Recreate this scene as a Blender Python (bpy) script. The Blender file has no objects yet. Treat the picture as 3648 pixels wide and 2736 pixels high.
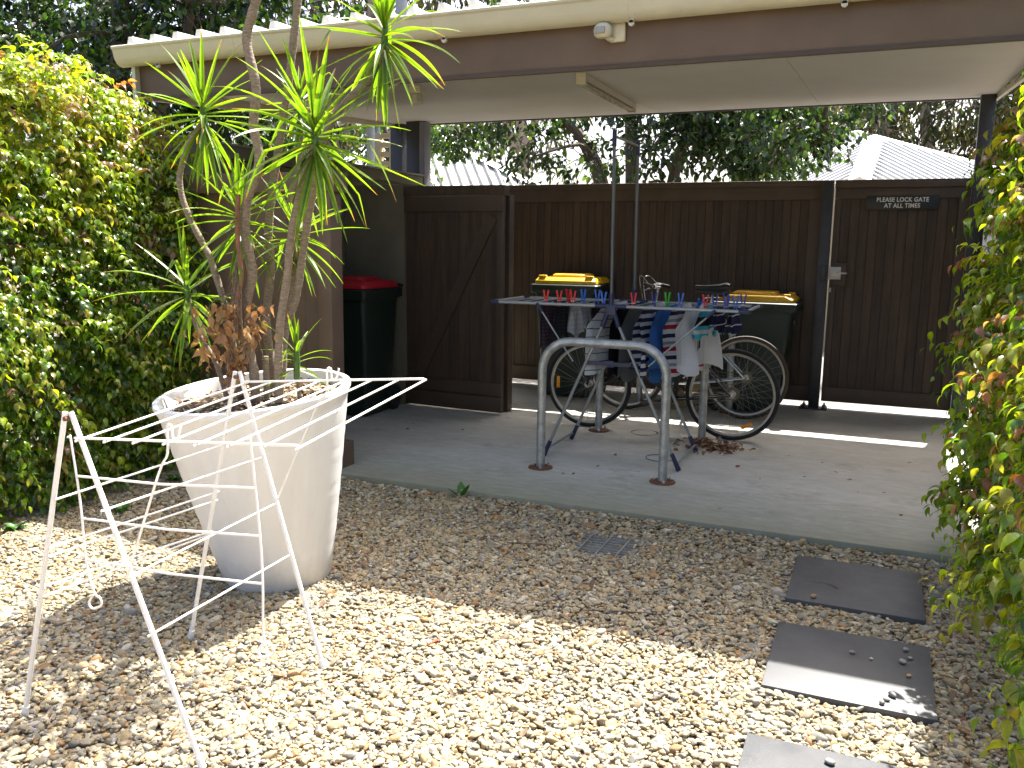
import bpy, bmesh, math, random
import numpy as np
from mathutils import Vector, Matrix, Euler

random.seed(7)
RNG = np.random.default_rng(7)
SC = bpy.context.scene
COL = SC.collection

# ------------------------------------------------------------------ camera
cam_d = bpy.data.cameras.new('camera')
cam_d.sensor_width = 36.0
cam_d.lens = 30.19
cam_d.clip_start = 0.05
cam_d.clip_end = 600.0
cam = bpy.data.objects.new('camera', cam_d)
COL.objects.link(cam)
def camera_matrix(loc, yaw, pitch, roll):
    r = Vector((math.cos(yaw), math.sin(yaw), 0)); f = Vector((-math.sin(yaw), math.cos(yaw), 0)); u = Vector((0, 0, 1))
    f2 = f * math.cos(pitch) - u * math.sin(pitch); u2 = u * math.cos(pitch) + f * math.sin(pitch)
    r3 = r * math.cos(roll) + u2 * math.sin(roll); u3 = -r * math.sin(roll) + u2 * math.cos(roll)
    m = Matrix((r3, u3, -f2)).transposed().to_4x4()
    m.translation = loc
    return m
cam.matrix_world = camera_matrix(Vector((0, 0, 1.43)), math.radians(23.0), math.radians(9.2), math.radians(0.75))
SC.camera = cam

# ------------------------------------------------------------------ sky, sun, exposure
SUN_DIR = Vector((-0.106, -0.570, -1.0)).normalized()
elev = math.asin(-SUN_DIR.z)
azim = math.atan2(-SUN_DIR.x, -SUN_DIR.y)
world = bpy.data.worlds.new('World'); SC.world = world; world.use_nodes = True
wn = world.node_tree.nodes; wl = world.node_tree.links
wn.clear()
wo = wn.new('ShaderNodeOutputWorld'); wb = wn.new('ShaderNodeBackground'); ws = wn.new('ShaderNodeTexSky')
ws.sky_type = 'NISHITA'; ws.sun_disc = False
ws.sun_elevation = elev; ws.sun_rotation = azim
ws.air_density = 0.65; ws.dust_density = 6.0; ws.ozone_density = 0.2
wb.inputs['Strength'].default_value = 0.15
wl.new(ws.outputs[0], wb.inputs['Color']); wl.new(wb.outputs[0], wo.inputs['Surface'])

sun_d = bpy.data.lights.new('sun', 'SUN'); sun_d.energy = 5.0; sun_d.angle = math.radians(0.53); sun_d.color = (1.0, 0.955, 0.88)
sun = bpy.data.objects.new('sun', sun_d); COL.objects.link(sun)
sun.rotation_euler = SUN_DIR.to_track_quat('-Z', 'Y').to_euler()
sun.location = (2, 10, 20)

SC.view_settings.view_transform = 'Standard'
SC.view_settings.look = 'None'
SC.view_settings.exposure = 1.76
SC.view_settings.gamma = 1.0
SC.view_settings.use_curve_mapping = False
SC.render.engine = 'CYCLES'
SC.cycles.caustics_reflective = False
SC.cycles.caustics_refractive = False
SC.cycles.max_bounces = 5
SC.cycles.diffuse_bounces = 3
SC.cycles.glossy_bounces = 2
SC.cycles.transmission_bounces = 4
SC.cycles.transparent_max_bounces = 6

# ------------------------------------------------------------------ materials
def nodes_of(name):
    m = bpy.data.materials.new(name); m.use_nodes = True
    nt = m.node_tree
    return m, nt, nt.nodes['Principled BSDF'], nt.nodes['Material Output']
def val(nt, op, a, b=None):
    n = nt.nodes.new('ShaderNodeMath'); n.operation = op
    for i, s in enumerate((a, b)):
        if s is None: continue
        if isinstance(s, (int, float)): n.inputs[i].default_value = s
        else: nt.links.new(s, n.inputs[i])
    return n.outputs[0]
def mixc(nt, fac, a, b, mode='MIX'):
    n = nt.nodes.new('ShaderNodeMix'); n.data_type = 'RGBA'; n.blend_type = mode
    for s, k in ((fac, 0), (a, 6), (b, 7)):
        if isinstance(s, (int, float)): n.inputs[k].default_value = s
        elif isinstance(s, (tuple, list)): n.inputs[k].default_value = (*s, 1)
        else: nt.links.new(s, n.inputs[k])
    return n.outputs[2]
def noise(nt, scale, detail=4, rough=0.55, coord='Object', stretch=None):
    tc = nt.nodes.new('ShaderNodeTexCoord'); n = nt.nodes.new('ShaderNodeTexNoise')
    n.inputs['Scale'].default_value = scale; n.inputs['Detail'].default_value = detail; n.inputs['Roughness'].default_value = rough
    if coord == 'World':
        g = nt.nodes.new('ShaderNodeNewGeometry'); src = g.outputs['Position']
    else: src = tc.outputs[coord]
    if stretch:
        mp = nt.nodes.new('ShaderNodeMapping'); mp.inputs['Scale'].default_value = stretch
        nt.links.new(src, mp.inputs['Vector']); src = mp.outputs[0]
    nt.links.new(src, n.inputs['Vector'])
    return n.outputs['Fac']
def ramp(nt, fac, stops, interp='LINEAR'):
    r = nt.nodes.new('ShaderNodeValToRGB'); r.color_ramp.interpolation = interp
    el = r.color_ramp.elements
    while len(el) < len(stops): el.new(0.5)
    for e, (p, c) in zip(el, stops):
        e.position = p; e.color = (*c, 1) if len(c) == 3 else c
    if fac is not None: nt.links.new(fac, r.inputs[0])
    return r.outputs[0]
def bump(nt, bsdf, h, strength=0.3, dist=0.01):
    b = nt.nodes.new('ShaderNodeBump'); b.inputs['Strength'].default_value = strength; b.inputs['Distance'].default_value = dist
    nt.links.new(h, b.inputs['Height']); nt.links.new(b.outputs[0], bsdf.inputs['Normal'])
def mat(name, color, rough=0.6, metal=0.0, var=0.15, scale=6.0, bmp=0.0, bscale=60.0, spec=0.5, stretch=None, coord='World', dirt=None, each=0.0):
    m, nt, b, o = nodes_of(name)
    f = noise(nt, scale, 5, 0.6, coord, stretch)
    lo = tuple(c * (1 - var) for c in color); hi = tuple(min(1, c * (1 + var)) for c in color)
    c = ramp(nt, f, [(0.3, lo), (0.7, hi)])
    if each:   # every board its own shade
        oi = nt.nodes.new('ShaderNodeObjectInfo')
        c = mixc(nt, 1.0, c, ramp(nt, oi.outputs['Random'], [(0, (1 - each,) * 3), (1, (1 + each, 1 + each * .9, 1 + each * .8))]), 'MULTIPLY')
    if dirt:
        f2 = noise(nt, dirt[1], 6, 0.7, coord)
        c = mixc(nt, ramp(nt, f2, [(dirt[2], (0, 0, 0)), (dirt[2] + 0.15, (1, 1, 1))]), c, dirt[0])
    nt.links.new(c, b.inputs['Base Color'])
    f3 = noise(nt, scale * 3, 3, 0.6, coord)
    rr = val(nt, 'ADD', val(nt, 'MULTIPLY', val(nt, 'SUBTRACT', f3, 0.5), 0.3), rough)
    nt.links.new(rr, b.inputs['Roughness'])
    b.inputs['Metallic'].default_value = metal
    b.inputs['Specular IOR Level'].default_value = spec
    if bmp: bump(nt, b, noise(nt, bscale, 4, 0.6, coord, stretch), bmp)
    return m
def leafmat(name, trans=0.45, rough=0.32, tcol=(1.25, 1.25, 0.55), attr=True, color=(.06, .12, .03), spec=0.5):
    m, nt, b, o = nodes_of(name)
    if attr:
        a = nt.nodes.new('ShaderNodeAttribute'); a.attribute_name = 'Col'; c = a.outputs['Color']
    else:
        rg = nt.nodes.new('ShaderNodeRGB'); rg.outputs[0].default_value = (*color, 1); c = rg.outputs[0]
    f = noise(nt, 40, 3, 0.6, 'World')
    c = mixc(nt, 0.5, c, ramp(nt, f, [(0.3, (0.55, 0.55, 0.55)), (0.7, (1.3, 1.3, 1.3))]), 'MULTIPLY')
    nt.links.new(c, b.inputs['Base Color']); b.inputs['Roughness'].default_value = rough
    b.inputs['Specular IOR Level'].default_value = spec
    t = nt.nodes.new('ShaderNodeBsdfTranslucent')
    nt.links.new(mixc(nt, 1.0, c, tcol, 'MULTIPLY'), t.inputs['Color'])
    mx = nt.nodes.new('ShaderNodeMixShader'); mx.inputs[0].default_value = trans
    nt.links.new(b.outputs[0], mx.inputs[1]); nt.links.new(t.outputs[0], mx.inputs[2]); nt.links.new(mx.outputs[0], o.inputs['Surface'])
    return m

M = {}
M['brown'] = mat('brown_paint', (0.135, 0.089, 0.059), 0.55, var=0.16, scale=2.2, bmp=0.08, bscale=150, each=0.06, dirt=((0.10, 0.062, 0.036), 3.5, 0.66))
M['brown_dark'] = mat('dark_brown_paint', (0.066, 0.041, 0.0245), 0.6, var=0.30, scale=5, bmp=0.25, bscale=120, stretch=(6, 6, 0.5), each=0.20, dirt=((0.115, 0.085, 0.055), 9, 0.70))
M['brown_rail'] = mat('brown_rail_paint', (0.076, 0.049, 0.031), 0.55, var=0.15, scale=4, bmp=0.15, bscale=120)
M['render'] = mat('rendered_wall', (0.155, 0.14, 0.095), 0.85, var=0.15, scale=3, bmp=0.4, bscale=160)
M['cap'] = mat('wall_cap', (0.26, 0.24, 0.19), 0.7, var=0.15, scale=4, bmp=0.1)
M['ceiling'] = mat('ceiling_sheet', (0.58, 0.57, 0.54), 0.7, var=0.05, scale=1.5)
M['cream'] = mat('cream_colorbond', (0.58, 0.55, 0.43), 0.4, var=0.06, scale=5, dirt=((0.30, 0.27, 0.20), 7, 0.66))
M['house_roof'] = mat('pale_house_roof_sheet', (0.42, 0.43, 0.43), 0.45, var=0.06, scale=4)
M['white_roof'] = mat('white_roof_sheet', (0.80, 0.80, 0.78), 0.4, var=0.05, scale=4)
M['steel_dark'] = mat('charcoal_steel', (0.022, 0.023, 0.028), 0.42, var=0.2, scale=6)
M['galv'] = mat('galvanised_steel', (0.42, 0.44, 0.44), 0.48, metal=0.75, var=0.28, scale=22, bmp=0.05, bscale=90)
M['rust'] = mat('rusty_plate', (0.17, 0.075, 0.04), 0.8, metal=0.15, var=0.4, scale=35, bmp=0.35, bscale=150)
M['bolt'] = mat('bolt_steel', (0.6, 0.6, 0.58), 0.3, metal=0.9, var=0.1)
M['airer'] = mat('silver_tube', (0.34, 0.36, 0.36), 0.42, metal=0.45, var=0.1, scale=12)
M['mast'] = mat('dull_grey_tube', (0.13, 0.14, 0.14), 0.45, metal=0.4, var=0.1, scale=12)
M['navy'] = mat('navy_plastic', (0.018, 0.026, 0.075), 0.42, var=0.15, scale=12)
M['rack_white'] = mat('white_coated_wire', (0.82, 0.82, 0.80), 0.42, var=0.05, scale=20, dirt=((0.28, 0.15, 0.08), 28, 0.74))
M['bin'] = mat('dark_green_bin_plastic', (0.008, 0.018, 0.012), 0.45, var=0.2, scale=8, bmp=0.05, bscale=200)
M['yellow'] = mat('yellow_lid_plastic', (0.82, 0.50, 0.012), 0.4, var=0.06, scale=8)
M['yellow_dull'] = mat('dull_yellow_lid_plastic', (0.72, 0.41, 0.015), 0.5, var=0.1, scale=8)  # duller, slightly rougher yellow than the other lid
M['red'] = mat('red_lid_plastic', (0.42, 0.012, 0.022), 0.4, var=0.12, scale=8)
M['rubber'] = mat('tyre_rubber', (0.016, 0.016, 0.017), 0.75, var=0.2, scale=30, bmp=0.3, bscale=260)
M['rubber_tan'] = mat('tan_wall_tyre', (0.045, 0.032, 0.021), 0.75, var=0.15, scale=30)
M['rim'] = mat('alloy_rim', (0.34, 0.33, 0.30), 0.36, metal=0.9, var=0.12, scale=20)
M['spoke'] = mat('spoke_wire', (0.24, 0.235, 0.21), 0.45, metal=0.7, var=0.1)
M['frame_black'] = mat('black_frame_paint', (0.012, 0.012, 0.014), 0.3, var=0.2, scale=15)
M['frame_silver'] = mat('silver_frame_paint', (0.42, 0.45, 0.48), 0.3, metal=0.6, var=0.1, scale=15)
M['drive'] = mat('oily_drivetrain', (0.16, 0.13, 0.07), 0.45, metal=0.7, var=0.35, scale=30)
M['saddle'] = mat('black_vinyl', (0.012, 0.012, 0.013), 0.35, var=0.2, scale=25)
M['amber'] = mat('amber_reflector', (0.85, 0.30, 0.01), 0.25, var=0.1, scale=60)
M['pot'] = mat('white_planter_plastic', (0.78, 0.79, 0.785), 0.45, var=0.04, scale=3, bmp=0.12, bscale=5, dirt=((0.55, 0.50, 0.42), 4, 0.72))
M['bark_drac'] = mat('ringed_grey_bark', (0.23, 0.18, 0.13), 0.85, var=0.4, scale=45, bmp=0.6, bscale=60, stretch=(1, 1, 4))
M['bark'] = mat('rough_bark', (0.11, 0.085, 0.065), 0.9, var=0.4, scale=14, bmp=0.7, bscale=25, stretch=(3, 3, 0.5))
M['bark_gum'] = mat('pale_gum_bark', (0.42, 0.34, 0.26), 0.8, var=0.4, scale=4, bmp=0.3, stretch=(3, 3, 0.5))
M['twig'] = mat('twig_bark', (0.13, 0.09, 0.06), 0.85, var=0.3, scale=30)
M['dead'] = leafmat('dry_leaf', 0.32, 0.6, (1.4, 1.1, 0.7))
M['hedge'] = leafmat('hedge_leaf', 0.46, 0.25, (1.8, 1.75, 0.5), spec=0.65)
M['drac'] = leafmat('dracaena_leaf', 0.52, 0.34, (1.5, 1.55, 0.4), spec=0.45)
M['tree'] = leafmat('glossy_tree_leaf', 0.42, 0.22, (1.6, 1.7, 0.5), spec=0.8)
M['gum'] = leafmat('gum_leaf', 0.35, 0.45, (1.3, 1.3, 0.6))
M['weed'] = leafmat('weed_leaf', 0.4, 0.45, (1.2, 1.3, 0.5))
M['paver'] = mat('charcoal_paver', (0.048, 0.052, 0.058), 0.50, var=0.20, scale=5, bmp=0.15, bscale=240, spec=0.7, dirt=((0.085, 0.086, 0.085), 6, 0.60))
M['soil'] = mat('dark_soil', (0.06, 0.045, 0.032), 0.95, var=0.4, scale=30, bmp=0.6, bscale=80)
M['mulch'] = leafmat('bark_mulch', 0.05, 0.8)
M['sign'] = mat('black_sign_plate', (0.008, 0.012, 0.014), 0.45, var=0.2, scale=12)
M['letter'] = mat('sign_lettering', (0.72, 0.71, 0.64), 0.6, var=0.12, scale=60)
M['print_black'] = mat('black_print', (0.012, 0.012, 0.014), 0.7, var=0.1)
M['print_grey'] = mat('grey_print', (0.30, 0.31, 0.30), 0.7, var=0.1)
M['lock'] = mat('brushed_lock_metal', (0.42, 0.40, 0.36), 0.4, metal=0.6, var=0.15, scale=20)
M['pir'] = mat('aged_white_plastic', (0.62, 0.57, 0.42), 0.45, var=0.1, scale=25)
M['lens'] = mat('sensor_lens', (0.36, 0.36, 0.34), 0.25, var=0.1)
M['fluoro'] = mat('cream_batten', (0.55, 0.52, 0.42), 0.5, var=0.08, scale=15)
M['diffuser'] = mat('clear_diffuser', (0.42, 0.39, 0.31), 0.25, var=0.1, scale=15)
M['drive_stone'] = mat('exposed_aggregate', (0.15, 0.145, 0.135), 0.85, var=0.4, scale=70, bmp=0.4, bscale=90)
M['pale_gravel'] = mat('gravel_underlay', (0.27, 0.225, 0.155), 0.9, var=0.45, scale=55, bmp=0.5, bscale=60)
M['ground'] = mat('bare_ground', (0.12, 0.10, 0.07), 0.95, var=0.4, scale=2, bmp=0.4)
M['house_wall'] = mat('house_weatherboard', (0.45, 0.44, 0.42), 0.8, var=0.08)
M['beige_fence'] = mat('beige_fence_sheet', (0.50, 0.42, 0.28), 0.7, var=0.1, scale=4)
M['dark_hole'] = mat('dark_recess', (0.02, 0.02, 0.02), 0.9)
M['pole'] = mat('grey_pole', (0.34, 0.36, 0.37), 0.5, var=0.1)
M['bluepost'] = mat('blue_grey_post', (0.16, 0.21, 0.27), 0.5, var=0.1)
M['wire'] = mat('fence_wire', (0.30, 0.30, 0.29), 0.5, metal=0.6, var=0.1)
M['cable'] = mat('black_cable', (0.012, 0.012, 0.012), 0.6)
M['stain'] = mat('slab_stain', (0.15, 0.13, 0.10), 0.9, var=0.3, scale=40)
for nm, c in dict(peg_red=(0.62, 0.012, 0.012), peg_blue=(0.03, 0.16, 0.62), peg_navy=(0.015, 0.035, 0.28), peg_green=(0.02, 0.42, 0.03)).items():
    M[nm] = mat(nm + '_plastic', c, 0.4, var=0.06)

def pot_mat():
    m, nt, b, o = nodes_of('white_planter_plastic')
    g = nt.nodes.new('ShaderNodeNewGeometry'); sx = nt.nodes.new('ShaderNodeSeparateXYZ'); nt.links.new(g.outputs['Position'], sx.inputs[0])
    f = noise(nt, 9, 6, 0.7, 'World'); f2 = noise(nt, 3, 5, 0.6, 'World', (4, 4, .4))
    c = ramp(nt, f2, [(0.35, (0.74, 0.745, 0.735)), (0.65, (0.80, 0.81, 0.80))])
    mk = nt.nodes.new('ShaderNodeMapRange'); mk.inputs[1].default_value = -.04; mk.inputs[2].default_value = .10; mk.inputs[3].default_value = 0.5; mk.inputs[4].default_value = 0.0
    nt.links.new(val(nt, 'ADD', sx.outputs[2], val(nt, 'MULTIPLY', val(nt, 'SUBTRACT', f, 0.5), 0.22)), mk.inputs[0])
    c = mixc(nt, mk.outputs[0], c, (0.42, 0.36, 0.27))
    sc = ramp(nt, noise(nt, 55, 2, 0.5, 'World', (1, 1, .15)), [(0.70, (0, 0, 0)), (0.78, (0.35, 0.35, 0.35))])
    c = mixc(nt, sc, c, (0.60, 0.57, 0.51))
    nt.links.new(c, b.inputs['Base Color']); b.inputs['Roughness'].default_value = 0.45
    bump(nt, b, noise(nt, 5, 3, 0.5, 'World', (1, 1, 6)), 0.12, 0.01)
    return m
M['pot'] = pot_mat()
def concrete_mat():
    m, nt, b, o = nodes_of('weathered_concrete')
    f1 = noise(nt, 1.3, 6, 0.65, 'World', (0.6, 1.8, 1)); f2 = noise(nt, 9, 6, 0.7, 'World', (1, 2.5, 1)); f3 = noise(nt, 130, 3, 0.6, 'World')
    c = ramp(nt, f1, [(0.25, (0.40, 0.385, 0.325)), (0.5, (0.51, 0.515, 0.47)), (0.75, (0.58, 0.59, 0.555))])
    c = mixc(nt, 0.75, c, ramp(nt, f2, [(0.25, (0.72, 0.70, 0.66)), (0.7, (1.10, 1.10, 1.10))]), 'MULTIPLY')
    c = mixc(nt, 0.5, c, ramp(nt, f3, [(0.25, (0.65, 0.65, 0.65)), (0.75, (1.3, 1.3, 1.3))]), 'MULTIPLY')
    st = ramp(nt, noise(nt, 2.6, 7, 0.72, 'World'), [(0.56, (0, 0, 0)), (0.72, (0.55, 0.55, 0.55))])
    c = mixc(nt, st, c, (0.20, 0.175, 0.13))
    sp = ramp(nt, noise(nt, 34, 3, 0.5, 'World'), [(0.70, (0, 0, 0)), (0.76, (0.6, 0.6, 0.6))])
    c = mixc(nt, sp, c, (0.17, 0.15, 0.12))
    # outer slab edge: weathered algae, plus darkening painted to offset inward light falloff
    g = nt.nodes.new('ShaderNodeNewGeometry'); sx = nt.nodes.new('ShaderNodeSeparateXYZ'); nt.links.new(g.outputs['Position'], sx.inputs[0])
    fe = val(nt, 'ADD', sx.outputs[1], val(nt, 'MULTIPLY', val(nt, 'SUBTRACT', f2, 0.5), 0.5))
    mk = nt.nodes.new('ShaderNodeMapRange'); mk.inputs[1].default_value = 4.38; mk.inputs[2].default_value = 5.15; mk.inputs[3].default_value = 0.9; mk.inputs[4].default_value = 0.0
    nt.links.new(fe, mk.inputs[0])
    c = mixc(nt, mk.outputs[0], c, (0.20, 0.205, 0.145))
    nt.links.new(c, b.inputs['Base Color'])
    nt.links.new(val(nt, 'ADD', val(nt, 'MULTIPLY', f2, 0.25), 0.55), b.inputs['Roughness'])
    bump(nt, b, val(nt, 'ADD', val(nt, 'MULTIPLY', f3, 0.4), f2), 0.25, 0.006)
    return m
M['concrete'] = concrete_mat()

def pebble_mat():
    m, nt, b, o = nodes_of('river_pebble')
    oi = nt.nodes.new('ShaderNodeObjectInfo')
    c = ramp(nt, oi.outputs['Random'], [(0.0, (0.36, 0.29, 0.175)), (0.13, (0.285, 0.25, 0.18)), (0.27, (0.40, 0.345, 0.235)), (0.37, (0.215, 0.20, 0.165)), (0.46, (0.33, 0.255, 0.145)),
                                          (0.56, (0.305, 0.285, 0.235)), (0.66, (0.245, 0.19, 0.12)), (0.75, (0.42, 0.385, 0.30)), (0.84, (0.30, 0.18, 0.085)), (0.90, (0.20, 0.195, 0.185)), (0.965, (0.52, 0.48, 0.41))], 'CONSTANT')
    r2 = val(nt, 'FRACT', val(nt, 'MULTIPLY', oi.outputs['Random'], 47.3))
    c = mixc(nt, 1.0, c, ramp(nt, r2, [(0, (0.72, 0.72, 0.69)), (1, (1.06, 1.05, 0.99))]), 'MULTIPLY')
    f = noise(nt, 90, 4, 0.6, 'World')
    c = mixc(nt, 0.5, c, ramp(nt, f, [(0.3, (0.7, 0.7, 0.7)), (0.7, (1.25, 1.22, 1.15))]), 'MULTIPLY')
    nt.links.new(c, b.inputs['Base Color']); b.inputs['Roughness'].default_value = 0.62
    b.inputs['Specular IOR Level'].default_value = 0.35
    return m
M['pebble'] = pebble_mat()

def cloth_mat(name, stops, n, rough=0.9, swap=False):
    """stripes across the cloth's own length, from its UV"""
    m, nt, b, o = nodes_of(name)
    uv = nt.nodes.new('ShaderNodeUVMap'); sx = nt.nodes.new('ShaderNodeSeparateXYZ'); nt.links.new(uv.outputs[0], sx.inputs[0])
    fr = val(nt, 'FRACT', val(nt, 'MULTIPLY', sx.outputs[0 if swap else 1], n))
    c = ramp(nt, fr, stops, 'CONSTANT')
    f = noise(nt, 160, 3, 0.6, 'World')
    c = mixc(nt, 0.35, c, ramp(nt, f, [(0.3, (0.7, 0.7, 0.7)), (0.7, (1.2, 1.2, 1.2))]), 'MULTIPLY')
    nt.links.new(c, b.inputs['Base Color']); b.inputs['Roughness'].default_value = rough
    b.inputs['Specular IOR Level'].default_value = 0.2
    t = nt.nodes.new('ShaderNodeBsdfTranslucent'); nt.links.new(c, t.inputs['Color'])
    mx = nt.nodes.new('ShaderNodeMixShader'); mx.inputs[0].default_value = 0.25
    nt.links.new(b.outputs[0], mx.inputs[1]); nt.links.new(t.outputs[0], mx.inputs[2]); nt.links.new(mx.outputs[0], o.inputs['Surface'])
    bump(nt, b, noise(nt, 300, 2, 0.5, 'World'), 0.15, 0.003)
    return m
W_ = (0.62, 0.62, 0.63); NV = (0.022, 0.026, 0.075); RD = (0.36, 0.02, 0.035); TL = (0.03, 0.16, 0.17); YL = (0.50, 0.30, 0.04)

# ------------------------------------------------------------------ mesh helpers
ORG = {}
class MB:
    def __init__(s): s.v = []; s.f = []
    def add(s, vs, fs):
        k = len(s.v); s.v += [tuple(p) for p in vs]; s.f += [tuple(i + k for i in f) for f in fs]; return s
    def box(s, x0, x1, y0, y1, z0, z1, bev=0.0):
        if bev <= 0:
            return s.add([(x0, y0, z0), (x1, y0, z0), (x1, y1, z0), (x0, y1, z0), (x0, y0, z1), (x1, y0, z1), (x1, y1, z1), (x0, y1, z1)],
                         [(3, 2, 1, 0), (4, 5, 6, 7), (0, 1, 5, 4), (1, 2, 6, 5), (2, 3, 7, 6), (3, 0, 4, 7)])
        bm = bmesh.new(); bmesh.ops.create_cube(bm, size=1)
        for q in bm.verts: q.co = Vector(((x0 + x1) / 2 + q.co.x * (x1 - x0), (y0 + y1) / 2 + q.co.y * (y1 - y0), (z0 + z1) / 2 + q.co.z * (z1 - z0)))
        bmesh.ops.bevel(bm, geom=bm.edges[:], offset=bev, segments=2, affect='EDGES', profile=0.6)
        bm.verts.index_update()
        s.add([q.co for q in bm.verts], [[q.index for q in f.verts] for f in bm.faces]); bm.free(); return s
    def beam(s, a, b, w, h, up=(0, 0, 1)):
        a = Vector(a); b = Vector(b); d = (b - a).normalized(); u = Vector(up); sd = d.cross(u).normalized(); u = sd.cross(d)
        ps = [p + sd * i * w / 2 + u * j * h / 2 for p in (a, b) for i, j in ((-1, -1), (1, -1), (1, 1), (-1, 1))]
        return s.add(ps, [(0, 1, 2, 3), (7, 6, 5, 4), (0, 4, 5, 1), (1, 5, 6, 2), (2, 6, 7, 3), (3, 7, 4, 0)])
    def tube(s, pts, r, n=8, closed=False, caps=True):
        P = [Vector(p) for p in pts]; m = len(P)
        R = list(r) if isinstance(r, (list, tuple, np.ndarray)) else [r] * m
        T = []
        for i in range(m):
            if closed: t = P[(i + 1) % m] - P[i - 1]
            else: t = P[min(i + 1, m - 1)] - P[max(i - 1, 0)]
            T.append(t.normalized())
        u = T[0].orthogonal().normalized()
        vs = []
        for i in range(m):
            if i:
                q = T[i - 1].rotation_difference(T[i]); u = q @ u
                u = (u - T[i] * u.dot(T[i])).normalized()
            w = T[i].cross(u)
            for k in range(n):
                a = 2 * math.pi * k / n
                vs.append(P[i] + (u * math.cos(a) + w * math.sin(a)) * R[i])
        fs = []
        for i in range(m if closed else m - 1):
            j = (i + 1) % m
            for k in range(n):
                fs.append((i * n + k, i * n + (k + 1) % n, j * n + (k + 1) % n, j * n + k))
        if caps and not closed:
            fs.append(tuple(reversed(range(n)))); fs.append(tuple(range((m - 1) * n, m * n)))
        return s.add(vs, fs)
    def lathe(s, prof, c=(0, 0, 0), n=32, M4=None, cap0=False, cap1=False):
        vs = []
        for (r, z) in prof:
            for k in range(n):
                a = 2 * math.pi * k / n; p = Vector((c[0] + r * math.cos(a), c[1] + r * math.sin(a), c[2] + z))
                vs.append(M4 @ p if M4 else p)
        fs = [(i * n + k, i * n + (k + 1) % n, (i + 1) * n + (k + 1) % n, (i + 1) * n + k) for i in range(len(prof) - 1) for k in range(n)]
        if cap0: fs.append(tuple(reversed(range(n))))
        if cap1: fs.append(tuple(range((len(prof) - 1) * n, len(prof) * n)))
        return s.add(vs, fs)
    def cyl(s, a, b, r, n=12): return s.tube([a, b], r, n)
    def prism(s, poly, axis, a0, a1):
        """poly of 2-D points extruded along axis 0,1,2"""
        def mk(p, t):
            q = [0, 0, 0]; o = [i for i in range(3) if i != axis]; q[o[0]] = p[0]; q[o[1]] = p[1]; q[axis] = t; return q
        n = len(poly)
        return s.add([mk(p, a0) for p in poly] + [mk(p, a1) for p in poly],
                     [tuple(range(n)), tuple(reversed(range(n, 2 * n)))] + [(i, i + n, (i + 1) % n + n, (i + 1) % n) for i in range(n)])
    def loft(s, rings, cap0=True, cap1=True):
        n = len(rings[0]); vs = [p for r in rings for p in r]
        fs = [(i * n + k, i * n + (k + 1) % n, (i + 1) * n + (k + 1) % n, (i + 1) * n + k) for i in range(len(rings) - 1) for k in range(n)]
        if cap0: fs.append(tuple(reversed(range(n))))
        if cap1: fs.append(tuple(range((len(rings) - 1) * n, len(rings) * n)))
        return s.add(vs, fs)
    def xform(s, m4, i0=0):
        s.v = s.v[:i0] + [tuple(m4 @ Vector(p)) for p in s.v[i0:]]; return s
    def mesh(s, name, off=Vector((0, 0, 0)), smooth=True, fixn=True):
        me = bpy.data.meshes.new(name)
        me.from_pydata([(p[0] - off.x, p[1] - off.y, p[2] - off.z) for p in s.v], [], s.f)
        if fixn:
            bm = bmesh.new(); bm.from_mesh(me); bmesh.ops.recalc_face_normals(bm, faces=bm.faces[:]); bm.to_mesh(me); bm.free()
        if smooth:
            me.shade_smooth(); me.set_sharp_from_angle(angle=math.radians(38))
        return me
    def build(s, name, m, parent=None, smooth=True):
        off = ORG.get(parent, Vector((0, 0, 0))) if parent else Vector((0, 0, 0))
        me = s.mesh(name, off, smooth)
        return link(name, me, m, parent)
def link(name, me, m=None, parent=None):
    o = bpy.data.objects.new(name, me); COL.objects.link(o)
    if m is not None and me is not None and not len(me.materials): me.materials.append(M[m] if isinstance(m, str) else m)
    if parent: o.parent = parent; ORG[o] = ORG.get(parent, Vector((0, 0, 0)))
    else: ORG[o] = Vector((0, 0, 0))
    return o
def tag(o, label, cat, group=None, kind=None):
    if label: o['label'] = label
    if cat: o['category'] = cat
    if group: o['group'] = group
    if kind: o['kind'] = kind
    return o
def thing(name, label, cat, loc=(0, 0, 0), group=None, local=False):
    o = bpy.data.objects.new(name, None); COL.objects.link(o); o.empty_display_size = 0.1
    o.location = loc; ORG[o] = Vector((0, 0, 0)) if local else Vector(loc)
    return tag(o, label, cat, group)
def struct(o): o['kind'] = 'structure'; return o
def copyobj(src, parent, loc=None):
    c = src.copy(); COL.objects.link(c); c.parent = parent
    if loc is not None: c.location = loc
    ORG[c] = ORG.get(parent, Vector((0, 0, 0)))
    return c
def smoothpath(pts, per=6):
    P = [Vector(p) for p in pts]; out = []
    for i in range(len(P) - 1):
        p0 = P[max(i - 1, 0)]; p1 = P[i]; p2 = P[i + 1]; p3 = P[min(i + 2, len(P) - 1)]
        for k in range(per):
            t = k / per
            out.append(0.5 * ((2 * p1) + (p2 - p0) * t + (2 * p0 - 5 * p1 + 4 * p2 - p3) * t * t + (3 * p1 - p0 - 3 * p2 + p3) * t ** 3))
    out.append(P[-1]); return out
def rrect(hx, hy, r, z, n=4, cx=0, cy=0):
    out = []
    for sx, sy, a0 in ((1, 1, 0), (-1, 1, 90), (-1, -1, 180), (1, -1, 270)):
        for k in range(n + 1):
            a = math.radians(a0 + 90 * k / n)
            out.append((cx + sx * (hx - r) + r * math.cos(a), cy + sy * (hy - r) + r * math.sin(a), z))
    return out
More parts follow.
